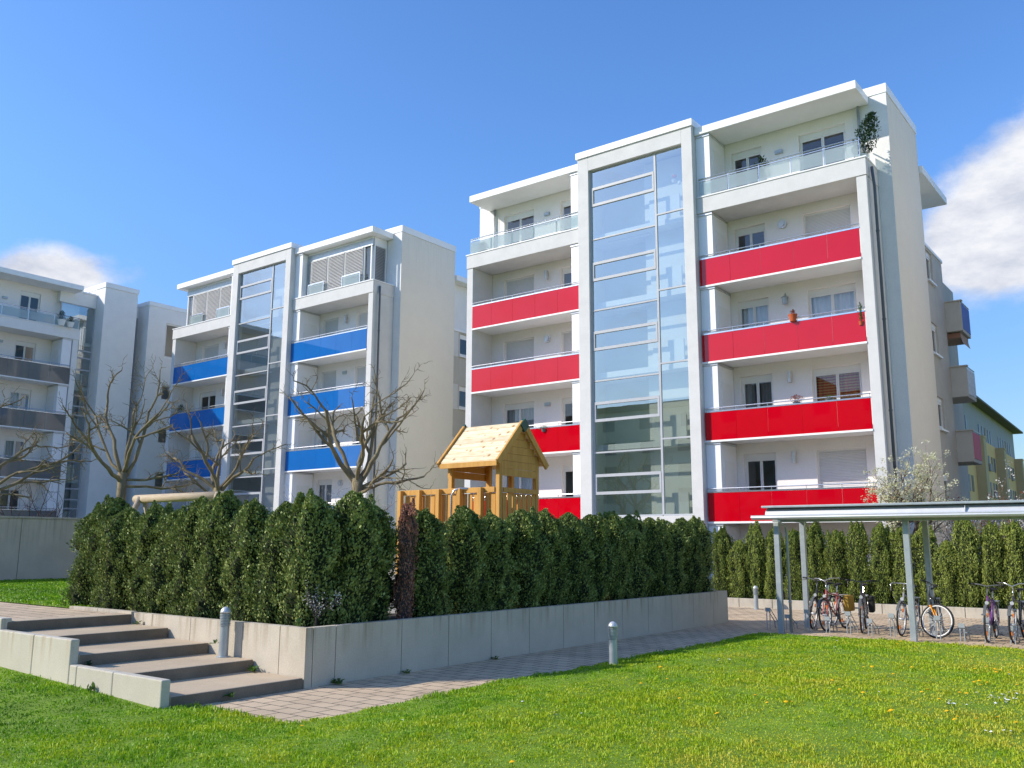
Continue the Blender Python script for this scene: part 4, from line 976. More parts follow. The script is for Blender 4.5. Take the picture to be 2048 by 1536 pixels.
# ================================================================ CONIFER HEDGES
def conifer_mesh(name, seed, h=1.75, rad=.42, nleaf=19000, mats=None, taper=.66, ll=(.022, .052)):
    """one column of scale-leaf sprays: lumpy outline, upright tufts, dark hollows between them"""
    r_ = np.random.default_rng(seed)
    nl_ = 62; la = r_.uniform(0, 2 * np.pi, nl_); lz = r_.uniform(-.02, 1.0, nl_); lw = r_.uniform(.16, .34, nl_); lh = r_.uniform(.06, .19, nl_); lam = r_.uniform(.25, 1.0, nl_)
    tops = r_.uniform(.80, 1.04, 7); ta_ = r_.uniform(0, 2 * np.pi, 7); tw_ = r_.uniform(.05, .30, 7)
    def radius(a, z):
        p = np.clip(1 - np.clip((z - taper) / (1.03 - taper), 0, 1) ** 2.1, .0, 1) ** .75 * (.86 + .14 * np.clip(z / .15, 0, 1))
        da = np.abs((a[:, None] - la[None] + np.pi) % (2 * np.pi) - np.pi); dz = z[:, None] - lz[None]
        g = (lam[None] * np.exp(-(da / lw[None]) ** 2 - (dz / lh[None]) ** 2)).max(1)
        return rad * p * (.55 + .60 * g), g
    z = r_.uniform(0, 1.03, nleaf); a = r_.uniform(0, 2 * np.pi, nleaf)
    Rr, g = radius(a, z)
    keep = r_.uniform(0, 1, nleaf) < .25 + .8 * g
    z, a, Rr, g = z[keep], a[keep], Rr[keep], g[keep]; n = len(z)
    rr = np.maximum(Rr * r_.uniform(.80, 1.10, n), .012)
    c = np.stack([rr * np.cos(a), rr * np.sin(a), z * h], -1)
    # loose leader tufts on top
    m = 2200; k = r_.integers(0, 7, m); tz = r_.uniform(0, 1, m) ** 1.2
    rt = (1 - tz) * .095 + .008; aa = r_.uniform(0, 2 * np.pi, m)
    c2 = np.stack([tw_[k] * np.cos(ta_[k]) + rt * np.cos(aa), tw_[k] * np.sin(ta_[k]) + rt * np.sin(aa), h * (tops[k] - .10) + tz * h * .15], -1)
    c = np.concatenate([c, c2]); a = np.concatenate([a, aa]); n = len(c)
    outv = np.stack([np.cos(a), np.sin(a), np.full(n, .15)], -1)
    up = np.array([0, 0, 1.0]) * .85 + outv * .6 + r_.normal(0, .42, (n, 3)); up /= np.linalg.norm(up, axis=1)[:, None]
    nn = outv + r_.normal(0, .6, (n, 3)); side = np.cross(up, nn); side /= (np.linalg.norm(side, axis=1)[:, None] + 1e-6)
    L = r_.uniform(ll[0], ll[1], n)[:, None]; W = L * r_.uniform(.45, .75, n)[:, None]
    v = np.empty((n, 4, 3)); v[:, 0] = c - up * L * .5; v[:, 1] = c + side * W * .5 + up * L * .15; v[:, 2] = c + up * L * .62; v[:, 3] = c - side * W * .5 + up * L * .15
    v[:, :, 2] = np.clip(v[:, :, 2], .005, None)
    V = v.reshape(-1, 3); Fq = np.arange(n * 4).reshape(-1, 4); o = n * 4
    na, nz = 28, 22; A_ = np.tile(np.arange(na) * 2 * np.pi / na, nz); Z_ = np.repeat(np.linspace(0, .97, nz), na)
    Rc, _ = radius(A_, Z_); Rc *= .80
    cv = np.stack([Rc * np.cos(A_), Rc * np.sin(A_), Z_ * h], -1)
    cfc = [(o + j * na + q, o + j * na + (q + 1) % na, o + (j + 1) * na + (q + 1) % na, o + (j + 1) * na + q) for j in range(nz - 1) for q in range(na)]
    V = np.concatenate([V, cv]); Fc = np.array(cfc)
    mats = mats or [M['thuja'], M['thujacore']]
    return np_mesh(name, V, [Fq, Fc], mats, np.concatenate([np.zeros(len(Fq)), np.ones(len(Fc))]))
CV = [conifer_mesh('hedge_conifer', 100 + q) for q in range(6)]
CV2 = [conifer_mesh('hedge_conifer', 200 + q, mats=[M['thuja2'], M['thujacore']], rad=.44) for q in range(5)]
ORD = ['first', 'second', 'third', 'fourth', 'fifth', 'sixth', 'seventh', 'eighth', 'ninth', 'tenth', 'eleventh', 'twelfth', 'thirteenth', 'fourteenth', 'fifteenth', 'sixteenth', 'seventeenth', 'eighteenth']
rl = random.Random(4)
us = [-15.25, -14.75, -14.3, -13.6, -12.95, -12.3, -11.6, -10.95, -10.3, -9.72]
hs_ = [.93, 1.03, .93, .95, .90, 1.0, 1.03, .95, .93, .97]
for q, (u, hh) in enumerate(zip(us, hs_)):
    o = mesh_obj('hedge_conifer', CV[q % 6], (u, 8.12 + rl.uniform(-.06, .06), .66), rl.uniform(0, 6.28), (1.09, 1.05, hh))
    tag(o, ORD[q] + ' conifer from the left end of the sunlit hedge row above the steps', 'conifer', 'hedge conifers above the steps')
vs_ = [8.75, 10.2, 11.15, 11.9, 12.7, 13.45, 14.2, 15.0, 15.8, 16.6, 17.4, 18.2, 18.95, 19.6]
for q, v in enumerate(vs_):
    o = mesh_obj('hedge_conifer', CV[(q * 5 + 2) % 6], (-9.58 + rl.uniform(-.05, .05), v, .66), rl.uniform(0, 6.28), (1.12, 1.12, (1.0 if q == 0 else .95) * rl.uniform(.93, 1.05)))
    tag(o, ORD[q] + ' conifer from the near corner in the shaded hedge row above the long planter wall', 'conifer', 'hedge conifers above the long wall')
cop = conifer_mesh('copper_shrub', 77, h=1.75, rad=.27, nleaf=7000, mats=[M['copper'], M['darkbark']], taper=.75)
o = mesh_obj('copper_shrub', cop, (-9.36, 9.62, .66), 0, (.66, .60, .93)); tag(o, 'reddish brown withered shrub squeezed between the dark hedge conifers', 'shrub')
o = mesh_obj('hedge_conifer', CV[3], (-9.85, 9.35, .66), 1.0, (1.2, 1.2, .93)); tag(o, 'dark conifer standing right behind the reddish brown withered shrub', 'conifer', 'hedge conifers above the long wall')
uf = [-11.75, -11.2, -10.65, -10.1, -9.5, -8.9, -8.3, -7.72, -7.12, -6.55, -6.0, -5.45, -4.95, -4.4, -3.85, -3.3, -2.7, -2.1]
for q, u in enumerate(uf):
    tall = 1.16 * rl.uniform(.95, 1.06) * (1.06 if u > -5.2 else 1) * (.85 if q in (1, 11) else 1)
    o = mesh_obj('hedge_conifer', CV2[(q * 3 + 1) % 5], (u, 25.85 + rl.uniform(-.05, .05), .22), rl.uniform(0, 6.28), (.82, .95, tall))
    tag(o, ORD[q] + ' conifer from the left in the bright hedge row behind the bicycle shelter', 'conifer', 'hedge conifers behind the shelter')

# ================================================================ TREES
def rot_about(v, axis, a): return Matrix.Rotation(a, 3, axis) @ v
def grow(mb, p, d, L, r, lvl, rr, P, tips):
    n = max(4, int(5 + L * 2)); pts = [p.copy()]; rads = [r]; dirs = [d.copy()]
    for k in range(n):
        wob = P['wob'] * (1 if lvl < 2 else 1.35)
        d = (d + Vector((rr.gauss(0, wob), rr.gauss(0, wob), rr.gauss(0, wob))) + Vector((0, 0, P['trop'][min(lvl, 3)]))).normalized()
        p = p + d * (L / n); pts.append(p.copy()); rads.append(r * (1 - (.42 if lvl < 2 else .70) * (k + 1) / n) * (rr.uniform(.9, 1.18) if P.get('knob') and lvl < 3 else 1)); dirs.append(d.copy())
    mb.tube(pts, rads, 7 if lvl < 2 else (5 if lvl == 2 else 4), cap=(lvl < 2))
    if lvl >= P['max']:
        tips.append(pts[-1]); return
    nc = P['kids'][lvl]
    for c in range(nc):
        t = (P['t0'][lvl] + (1 - P['t0'][lvl]) * (c + rr.uniform(.2, .95)) / nc) if c < nc - 1 else 1.0
        i = min(n, max(1, int(t * n)))
        base = dirs[i]; ax = base.orthogonal().normalized(); ax = rot_about(ax, base, rr.uniform(0, 6.28))
        nd = rot_about(base, ax, R(rr.uniform(*P['ang'][lvl])))
        grow(mb, pts[i], nd, L * rr.uniform(*P['len'][lvl]), max(P['rmin'], rads[i] * rr.uniform(.55, .8)), lvl + 1, rr, P, tips)

def quads_at(mb, pts, size, rr, n):
    for p in pts:
        for k in range(n):
            c = Vector(p) + Vector((rr.gauss(0, size * .8), rr.gauss(0, size * .8), rr.gauss(0, size * .8)))
            a = Vector((rr.gauss(0, 1), rr.gauss(0, 1), rr.gauss(0, 1))).normalized(); b = a.orthogonal().normalized(); s = size * rr.uniform(.5, 1)
            c2 = a.cross(b)
            mb.quad(c - b * s * .5, c + c2 * s * .35, c + b * s * .5, c - c2 * s * .35)

def bare_tree(label, loc, fork, seed, nl, limbL, spread, trunk_r, lean=(0, 0), buds=0, name='bare_tree', low=0):
    rr = random.Random(seed); t = thing(name, label, 'tree', loc, 0, 'bare pollarded courtyard trees')
    mb = MB(); top = Vector((lean[0], lean[1], fork))
    mb.tube([(0, 0, -.1), (lean[0] * .3, lean[1] * .3, fork * .35), (lean[0] * .7 + .03, lean[1] * .7, fork * .7), top], [trunk_r * 1.25, trunk_r, trunk_r * .95, trunk_r * 1.02], 12)
    mb.build('trunk', M['bark'], t, smooth=True)
    P = dict(wob=.17, trop=(.08, .06, .04, .02), max=3, kids=(3, 5, 4), t0=(.5, .4, .3), ang=((20, 40), (25, 60), (30, 75)), len=((.45, .7), (.22, .42), (.35, .65)), rmin=.0085, knob=1)
    mb = MB(); tips = []; a0 = rr.uniform(0, 6.28)
    for k in range(nl):
        a = a0 + 2 * math.pi * k / nl + rr.uniform(-.3, .3); el = R(rr.uniform(*spread)) if k else R(84)
        d = Vector((math.cos(a) * math.cos(el), math.sin(a) * math.cos(el), math.sin(el)))
        grow(mb, top - Vector((0, 0, rr.uniform(0.02, .35))), d, limbL * rr.uniform(.85, 1.1), trunk_r * rr.uniform(.36, .50), 0, rr, P, tips)
    P2 = dict(P); P2['trop'] = (-.02, .03, .05, .05)
    for k in range(low):
        a = rr.uniform(0, 6.28); d = Vector((math.cos(a), math.sin(a), .15)).normalized()
        grow(mb, top - Vector((0, 0, rr.uniform(.15, .5))), d, limbL * rr.uniform(.65, .9), trunk_r * .3, 1, rr, P2, tips)
    br = mb.build('branches', [M['twig']] if buds < 0 else [M['bark']], t, smooth=True)
    if buds > 0:
        mb = MB(); quads_at(mb, [p for p in tips if rr.random() < .5], .035, rr, buds); mb.build('buds', M['bud'], t)
    return t
bare_tree('bare pollarded tree before the blue balconies, nearest the wooden playhouse', (-18.45, 17, .66), 2.95, 76, 6, 2.25, (34, 62), .15, buds=0, low=3)
bare_tree('bare pollarded tree with the tallest crown, left of the blue balconies', (-25.35, 14, .66), 3.15, 37, 6, 2.5, (40, 66), .135, buds=1, low=2)
bare_tree('bare stubby tree behind the log swing beam, before the blue stair tower', (-27.1, 18.5, .66), 3.0, 16, 6, 2.2, (36, 62), .15, buds=1, low=2)
bare_tree('bare leaning tree cut off by the left edge of the picture', (-27.9, 11.2, .66), 2.6, 34, 6, 2.2, (30, 62), .13, lean=(.3, -.1), buds=2, low=3)
# dark bare shrub behind the boundary wall
def bush(name, label, loc, seed, h, nl, barkm, leafm, leafsize, nleaf, group=None, spread=(45, 80), trunkh=.15, cat='shrub', kids=(4, 4, 3)):
    rr = random.Random(seed); t = thing(name, label, cat, loc, 0, group)
    P = dict(wob=.10, trop=(.05, .05, .05, .05), max=3, kids=kids, t0=(.25, .2, .2), ang=((18, 45), (20, 50), (25, 60)), len=((.4, .65), (.4, .65), (.4, .7)), rmin=.004)
    mb = MB(); tips = []; m0 = MB(); m0.tube([(0, 0, -.1), (0, 0, trunkh)], .05 * h / 2, 8); m0.build('trunk', barkm, t)
    for k in range(nl):
        a = 2 * math.pi * k / nl + rr.uniform(-.4, .4); el = R(rr.uniform(*spread)); d = Vector((math.cos(a) * math.cos(el), math.sin(a) * math.cos(el), math.sin(el)))
        grow(mb, Vector((0, 0, trunkh * .8)), d, (h - trunkh) * .62 * rr.uniform(.8, 1.1), .022 * h / 2, 0, rr, P, tips)
    mb.build('branches', barkm, t, smooth=True)
    if leafm is not None:
        mb = MB(); quads_at(mb, tips, leafsize, rr, nleaf); mb.build('blossom' if 'blossom' in leafm.name else 'foliage', leafm, t)
    return t
bush('bare_shrub', 'dark leafless shrub behind the grey boundary wall at left', (-33, 15.2, .66), 4, 3.4, 6, M['darkbark'], None, 0, 0)
bush('blossom_tree', 'small tree in pale yellow-white blossom behind the bicycle shelter roof', (-6.75, 26.9, .2), 9, 4.75, 6, M['twig'], M['blossom'], .062, 26, trunkh=1.5, spread=(60, 84), cat='tree', kids=(5, 5, 3))
bush('blossom_shrub', 'white blossoming shrub behind the corner of the dark hedge', (-19.0, 16.2, .66), 10, 2.5, 6, M['twig'], M['whiteblossom'], .045, 6)
bush('blossom_shrub', 'thin pinkish blossoming shrub beside the wooden playhouse deck', (-16.6, 15.4, .66), 12, 2.6, 5, M['twig'], M['whiteblossom'], .03, 4)
bush('blossom_shrub', 'white flowering sprig growing at the hedge corner above the steps', (-9.32, 7.95, .66), 15, .6, 3, M['darkbark'], M['whiteblossom'], .03, 2)
bush('blossom_shrub', 'white blossoming shrub behind the far hedge, right of the blossom tree', (-5.1, 28.2, .2), 17, 3.0, 7, M['twig'], M['whiteblossom'], .07, 8)
bush('blossom_shrub', 'white blossoming shrub behind the far hedge at the right edge', (-3.4, 29.0, .2), 18, 3.0, 7, M['twig'], M['whiteblossom'], .07, 8)
bush('red_shrub', 'low reddish shrub showing just above the shelter roof', (-5.2, 31.5, .2), 19, 3.3, 7, M['twig'], M['heather'], .07, 5)

# ================================================================ PLAYGROUND
pg = thing('play_tower', 'wooden playground tower with pitched board roof behind the dark hedge', 'play tower', (-11.9, 14.0, 0))
# own axes: x along the roof ridge, y depth; eave from x=-.75 to .75, gable faces +x
def beam(mb, a, b, w, h=None):
    a, b = Vector(a), Vector(b); h = h or w; t = (b - a).normalized(); s = t.cross(Vector((0, 0, 1))) if abs(t.z) < .95 else Vector((1, 0, 0)); s.normalize(); u = s.cross(t)
    vs = [p + s * (w / 2 * i) + u * (h / 2 * j) for p in (a, b) for i, j in ((-1, -1), (1, -1), (1, 1), (-1, 1))]
    mb.add(vs, [(0, 1, 2, 3), (7, 6, 5, 4), (0, 4, 5, 1), (1, 5, 6, 2), (2, 6, 7, 3), (3, 7, 4, 0)])
ze, zr, yr = 3.42, 4.27, .83
for (x, y, zt) in ((-.62, .20, 3.55), (-.62, 1.46, 3.55), (.0, 1.46, 3.5), (.66, .20, 3.62), (.66, 1.46, 3.62)):
    m_ = MB(); m_.box((x - .05, y - .05, .6), (x + .05, y + .05, zt)); m_.build('post', M['wood'], pg, bevel=.008)
for sgn in (1, -1):
    m_ = MB(); n = 8
    for k in range(n):
        t0, t1 = k / n, (k + 1) / n - .018
        y0 = yr + sgn * (-yr) * (1 - t0); y1 = yr + sgn * (-yr) * (1 - t1)
        z0 = ze + (zr - ze) * t0; z1 = ze + (zr - ze) * t1
        e = .012 * (k % 2)
        m_.add([(-.75 - e, y0, z0), (.75 + e, y0, z0), (.75 + e, y1, z1), (-.75 - e, y1, z1), (-.75 - e, y0, z0 + .03), (.75 + e, y0, z0 + .03), (.75 + e, y1, z1 + .03), (-.75 - e, y1, z1 + .03)],
               [(0, 3, 2, 1), (4, 5, 6, 7), (0, 1, 5, 4), (1, 2, 6, 5), (2, 3, 7, 6), (3, 0, 4, 7)])
    m_.build('roof_slope', M['larch'], pg)
    for x in (.80, -.80):
        m_ = MB(); beam(m_, (x, yr - sgn * (yr + .02), ze - .03), (x, yr - sgn * .01, zr + .0), .05, .13); m_.build('bargeboard', M['wood'], pg)
m_ = MB(); m_.box((-.76, -.03, ze - .10), (.77, .02, ze + .0)); m_.build('eave_board', M['wood'], pg)
for x in (.69, -.69):
    m_ = MB()
    for k in range(6):
        z0 = ze - .28 + k * .155; hw = min(.66, max(.05, (zr - z0 - .15) / (zr - ze) * yr))
        m_.box((x - .012, yr - hw, z0), (x + .012, yr + hw, z0 + .148))
    m_.build('gable_boards', M['wood'], pg)
for x in (.82, -.82):
    m_ = MB(); m_.add([(x - .03, yr, zr + .09), (x - .03, yr - .14, zr - .06), (x - .03, yr, zr - .20), (x - .03, yr + .14, zr - .06), (x + .03, yr, zr + .09), (x + .03, yr - .14, zr - .06), (x + .03, yr, zr - .20), (x + .03, yr + .14, zr - .06)],
                     [(0, 1, 2, 3), (7, 6, 5, 4), (0, 4, 5, 1), (1, 5, 6, 2), (2, 6, 7, 3), (3, 7, 4, 0)]); m_.build('ridge_cap', M['greencap'], pg)
m_ = MB(); m_.box((-2.0, .14, 1.75), (.72, 1.55, 1.85)); m_.build('deck', M['wood'], pg)
# parapet along the front and the gable side
for x in (-1.98, -1.42, -.86, -.28, .28):
    m_ = MB(); m_.box((x - .05, .02, .6), (x + .05, .12, 2.90)); m_.build('post', M['wood'], pg, bevel=.006)
m_ = MB(); m_.box((-2.02, .125, 2.80), (.60, .165, 2.91)); m_.box((-2.0, .125, 1.95), (.60, .165, 2.05)); m_.box((.70, .26, 2.80), (.74, 1.42, 2.90)); m_.build('handrail', M['wood'], pg, bevel=.006)
m_ = MB()
for k in range(17): m_.box((-1.93 + k * .15, .17, 1.86), (-1.93 + k * .15 + .115, .195, 2.79))
for k in range(7): m_.box((.672, .28 + k * .165, 1.86), (.698, .28 + k * .165 + .125, 2.79))
m_.build('fence_board', M['wood'], pg)
m_ = MB(); m_.tube([(-.42, -.02, 1.2), (-.42, -.02, 2.75), (-.36, .0, 2.86), (-.26, .06, 2.90), (.05, .22, 2.88)], .024, 10); m_.build('grab_bar', M['brightsteel'], pg, smooth=True)
sw = thing('swing_frame', 'round log swing beam on slanting legs, showing above the left hedge', 'swing', (-20.7, 13.0, .66))
m_ = MB(); m_.tube([(-2.05, 0, 2.26), (0, 0, 2.25), (2.1, 0, 2.24)], .11, 14); m_.build('crossbeam', M['log'], sw, smooth=True)
for x in (-1.75, 1.75):
    for s in (-1, 1):
        m_ = MB(); m_.tube([(x + .2 * (1 if x > 0 else -1), s * .95, -.1), (x, s * .06, 2.30)], .075, 10); m_.build('leg', M['log'], sw, smooth=True)

# ================================================================ BICYCLE SHELTER
sh = thing('bike_shelter', 'grey steel bicycle shelter with flat roof and gutter at the right edge', 'bike shelter', (0, 0, 0))
for x in (-7.13, -4.57, -2.0, .57):
    for y, zt in ((18.40, 2.24), (19.92, 2.30)):
        m_ = MB(); m_.box((x - .055, y - .05, -.02), (x + .055, y + .05, zt)); m_.build('post', M['steel'], sh, bevel=.008)
for y, z in ((18.40, 2.24), (19.92, 2.30)):
    m_ = MB(); m_.box((-7.2, y - .045, z + .002), (2.2, y + .045, z + .10)); m_.build('beam', M['steel'], sh)
for x in (-7.13, -4.57, -2.0, .57):
    m_ = MB(); m_.box((x - .04, 18.45, 2.27), (x + .04, 19.87, 2.34)); m_.build('rafter', M['steel'], sh)
m_ = MB(); pr_ = [(18.14, 2.33), (18.15, 2.40), (18.18, 2.46), (18.24, 2.51), (18.33, 2.53)]
for (a, c), (e, f) in zip(pr_[:-1], pr_[1:]): m_.quad((-7.27, a, c), (2.3, a, c), (2.3, e, f), (-7.27, e, f))
for k in range(1): m_.box((-3.46, 18.12, 2.36), (-3.45, 18.2, 2.5))
m_.build('fascia', M['alu'], sh, smooth=True)
m_ = MB(); m_.box((-7.33, 18.10, 2.532), (2.3, 18.42, 2.575)); m_.build('roof_edge', M['steel'], sh, bevel=.006)
m_ = MB(); m_.box((-7.30, 18.421, 2.50), (2.3, 20.5, 2.56)); m_.build('roof', M['steel'], sh)
m_ = MB()
gp = [(18.00, 2.365), (17.99, 2.33), (18.01, 2.30), (18.06, 2.285), (18.12, 2.30), (18.135, 2.33), (18.135, 2.36)]
for (a, c), (e, f) in zip(gp[:-1], gp[1:]): m_.quad((-7.52, a, c), (2.3, a, c), (2.3, e, f), (-7.52, e, f))
m_.add([(-7.52, a, c) for a, c in gp], [tuple(range(len(gp)))]); m_.tube([(-7.52, 18.0, 2.365), (2.3, 18.0, 2.365)], .012, 6)
m_.build('gutter', M['alu'], sh)
m_ = MB(); m_.tube([(-6.95, 18.07, 2.29), (-6.95, 18.12, 2.22), (-6.98, 18.52, 2.16), (-6.98, 18.56, 2.0), (-6.98, 18.56, 0)], .03, 8)
for z in (.6, 1.8): m_.tube([(-6.98, 18.56, z), (-6.98, 18.56, z + .03)], .038, 8)
m_.build('downpipe', M['steel'], sh, smooth=True)

# racks
rk = None
ru = [-7.62, -7.2, -6.78, -6.36, -5.94, -5.52, -5.10, -4.68, -4.26, -3.84, -3.42, -3.0]
for q, u in enumerate(ru):
    hz_ = .42 if q % 2 == 0 else .30
    m_ = MB()
    for s in (-.035, .035): m_.tube([(s, .0, -.02), (s, .0, hz_ - .1), (s, .04, hz_), (s, .42, hz_ * .35), (s, .46, -.02)], .011, 6)
    m_.box((-.055, -.025, hz_ - .05), (.055, -.005, hz_ + .03)); m_.box((-.05, .44, .12), (.05, .46, .14))
    o = m_.build('bike_rack', M['steel'], None, loc=(u, 18.95, 0))
    tag(o, ORD[q] + ' steel front-wheel rack from the left under the shelter', 'bike rack', 'bicycle racks under the shelter')

# bicycles: own axes, front towards -y, wheels on z=0
def bike(label, loc, rz, frame_c, fork_c=None, rim_c=None, bar='flat', steer=0., bag=None, guard=True, lamp=True, lean=0., reflect=True, saddle_c=None):
    t = thing('bicycle', label, 'bicycle', loc, 0, 'bicycles parked under the shelter')
    t.rotation_euler = (0, lean, rz)
    fm = surf('bike frame paint', frame_c, tuple(x * .8 for x in frame_c), rough=.3, spec=.5, coat=.5)
    km = surf('bike fork paint', fork_c, tuple(x * .85 for x in fork_c), rough=.3, spec=.5, coat=.5) if fork_c else fm
    rm = surf('bike rim', rim_c, tuple(x * .9 for x in rim_c), rough=.35) if rim_c else M['alu']
    WR = .335; wb = 1.05
    hd0, hd1 = Vector((0, .14, .60)), Vector((0, .20, .84)); bb = Vector((0, .60, .29)); st1 = Vector((0, .78, .78)); rear = Vector((0, wb, WR)); fronta = Vector((0, 0, WR))
    m_ = MB(); m_.tube([hd0, hd1], .021, 8); m_.tube([hd0, bb], .018, 8); m_.tube([hd1 - Vector((0, 0, .04)), st1 - Vector((0, .03, .08))], .016, 8); m_.tube([bb, st1], .017, 8)
    for s in (-.055, .055): m_.tube([bb + Vector((s * .6, 0, 0)), rear + Vector((s, 0, 0))], .010, 6); m_.tube([st1 + Vector((s * .4, 0, -.04)), rear + Vector((s, 0, 0))], .009, 6)
    m_.build('frame', fm, t, smooth=True)
    ax = (hd1 - hd0).normalized(); Rm = Matrix.Rotation(steer, 4, ax)
    def turned(mb):
        for i, v in enumerate(mb.v): mb.v[i] = tuple(hd0 + (Rm.to_3x3() @ (Vector(v) - hd0)))
        return mb
    def wheel(cy, front):
        c = Vector((0, cy, WR)); n = 28
        ring = [c + Vector((0, math.cos(2 * math.pi * k / n), math.sin(2 * math.pi * k / n))) * (WR - .045) for k in range(n + 1)]
        m1 = MB(); m1.tube(ring, .014, 6, cap=False)
        for k in range(14):
            a = 2 * math.pi * k / 14 + .1; m1.tube([c + Vector((.02 * (-1) ** k, .02 * math.cos(a), .02 * math.sin(a))), c + Vector((0, math.cos(a), math.sin(a))) * (WR - .05)], .0022, 3, cap=False)
        m1.tube([c + Vector((-.05, 0, 0)), c + Vector((.05, 0, 0))], .022, 8)
        ring2 = [c + Vector((0, math.cos(2 * math.pi * k / n), math.sin(2 * math.pi * k / n))) * (WR - .02) for k in range(n + 1)]
        m2 = MB(); m2.tube(ring2, .020, 6, cap=False)
        m3 = MB()
        for a in (.9, 4.0): p = c + Vector((0, math.cos(a), math.sin(a))) * (WR * .6); m3.box(p - Vector((.012, .02, .035)), p + Vector((.012, .02, .035)))
        if front: turned(m1); turned(m2); turned(m3)
        w = m1.build('wheel', rm, t, smooth=True); m2.build('tyre', M['black'], w, smooth=True)
        if reflect: m3.build('reflector', REFL, w)
    wheel(0, True); wheel(wb, False)
    m_ = MB()
    for s in (-.05, .05): m_.tube([hd0 + Vector((s, -.01, 0)), Vector((s, .03, WR + .08)), Vector((s, 0, WR))], .013, 6)
    m_.tube([hd0 + Vector((-.06, 0, 0)), hd0 + Vector((.06, 0, 0))], .02, 6)
    turned(m_).build('fork', km, t, smooth=True)
    m_ = MB(); top = hd1 + Vector((0, .03, .14)); m_.tube([hd1, top], .014, 8); m_.tube([top, top + Vector((0, -.06, .04))], .014, 8); h0 = top + Vector((0, -.06, .04))
    if bar == 'flat': pts = [(-.31, .06, .03), (-.15, .0, .03), (0, 0, 0), (.15, .0, .03), (.31, .06, .03)]
    elif bar == 'swept': pts = [(-.28, .26, .03), (-.26, .12, .06), (-.12, .0, .06), (0, 0, 0), (.12, 0, .06), (.26, .12, .06), (.28, .26, .03)]
    else: pts = [(-.22, .08, -.16), (-.22, -.06, -.14), (-.22, -.08, -.02), (-.2, -.0, 0), (0, 0, 0), (.2, 0, 0), (.22, -.08, -.02), (.22, -.06, -.14), (.22, .08, -.16)]
    m_.tube([h0 + Vector(p) for p in pts], .012, 8)
    hb = turned(m_).build('handlebar', M['brightsteel'] if bar != 'flat' else M['darkpipe'], t, smooth=True)
    m_ = MB()
    for e, q in ((pts[0], pts[1]), (pts[-1], pts[-2])):
        a = h0 + Vector(e); b_ = a + (Vector(q) - Vector(e)).normalized() * .11; m_.tube([a, b_], .018, 8)
        m_.tube([b_ + Vector((0, -.02, 0)), b_ + Vector((0, -.06, -.03)), a + Vector((0, -.07, -.05))], .006, 5)
    turned(m_).build('grip', M['black'], hb, smooth=True)
    m_ = MB(); sp = st1 + Vector((0, .05, .13)); m_.tube([st1, sp], .013, 8); m_.build('seat_post', M['brightsteel'], t)
    m_ = MB(); vs = []
    for yy, ww, zz in ((-.15, .022, .0), (-.08, .03, .012), (0, .05, .018), (.07, .085, .025), (.12, .085, .03)): vs += [sp + Vector((-ww, yy, zz)), sp + Vector((-ww * .5, yy, zz + .03)), sp + Vector((ww * .5, yy, zz + .03)), sp + Vector((ww, yy, zz)), sp + Vector((0, yy, zz - .02))]
    fs = []
    for k in range(4):
        for j in range(5): fs.append((k * 5 + j, k * 5 + (j + 1) % 5, (k + 1) * 5 + (j + 1) % 5, (k + 1) * 5 + j))
    fs += [(4, 3, 2, 1, 0), (20, 21, 22, 23, 24)]; m_.add(vs, fs)
    sm = surf('bike saddle', saddle_c, saddle_c, rough=.5) if saddle_c else M['black']
    m_.build('saddle', sm, t, smooth=True)
    m_ = MB(); m_.tube([bb + Vector((-.08, 0, 0)), bb + Vector((.08, 0, 0))], .022, 8); m_.tube([bb + Vector((.05, 0, 0)), bb + Vector((.06, 0, 0))], .09, 18)
    for s, dz in ((.085, -.17), (-.085, .17)): m_.tube([bb + Vector((s, 0, 0)), bb + Vector((s, .02, dz))], .009, 6); m_.box(bb + Vector((s, -.04, dz - .012)), bb + Vector((s + math.copysign(.09, s), .08, dz + .012)))
    m_.build('crankset', M['darkpipe'], t)
    if guard:
        m_ = MB(); n = 12
        for cy, fr_, a0, a1 in ((0, True, 20, 150), (wb, False, -10, 165)):
            g = MB(); pv = None
            for k in range(n + 1):
                a = R(a0 + (a1 - a0) * k / n); p = Vector((0, cy + math.cos(a) * (WR + .025), WR + math.sin(a) * (WR + .025)))
                if pv is not None: g.quad(pv + Vector((-.025, 0, 0)), pv + Vector((.025, 0, 0)), p + Vector((.025, 0, 0)), p + Vector((-.025, 0, 0)))
                pv = p
            if fr_: turned(g)
            g.build('mudguard', M['darkpipe'], t)
    m_ = MB(); m_.box((-.06, .86, .70), (.06, 1.26, .715)); m_.tube([(.05, 1.2, .70), (.045, wb, WR)], .006, 5); m_.tube([(-.05, 1.2, .70), (-.045, wb, WR)], .006, 5); m_.build('luggage_rack', M['alu'], t)
    if lamp:
        m_ = MB(); m_.lathe([(.015, 0), (.034, .025), (.034, .045)], (0, 0, 0), 14)
        m_.v = [(v[0], .10 - v[2], v[1] + .72) for v in m_.v]; turned(m_).build('headlamp', M['alu'], t)
    if bag is not None:
        bm_ = surf('pannier fabric', bag, tuple(x * .8 for x in bag), rough=.8)
        m_ = MB(); m_.box((.07, .88, .36), (.19, 1.26, .70)); m_.build('pannier', bm_, t, bevel=.03)
    return t
REFL = surf('orange reflector', (.85, .22, .01), (.75, .18, .01), rough=.35)
bike('black city bicycle with round headlamp, leftmost under the shelter', (-6.88, 19.55, 0), R(-4), (.02, .022, .025), bar='flat', lean=R(3), steer=R(10))
bike('red bicycle with a yellow pannier beside the rear wheel', (-6.48, 19.22, 0), R(-3), (.50, .10, .10), rim_c=(.6, .6, .6), bar='swept', bag=(.62, .36, .06), lean=R(-3))
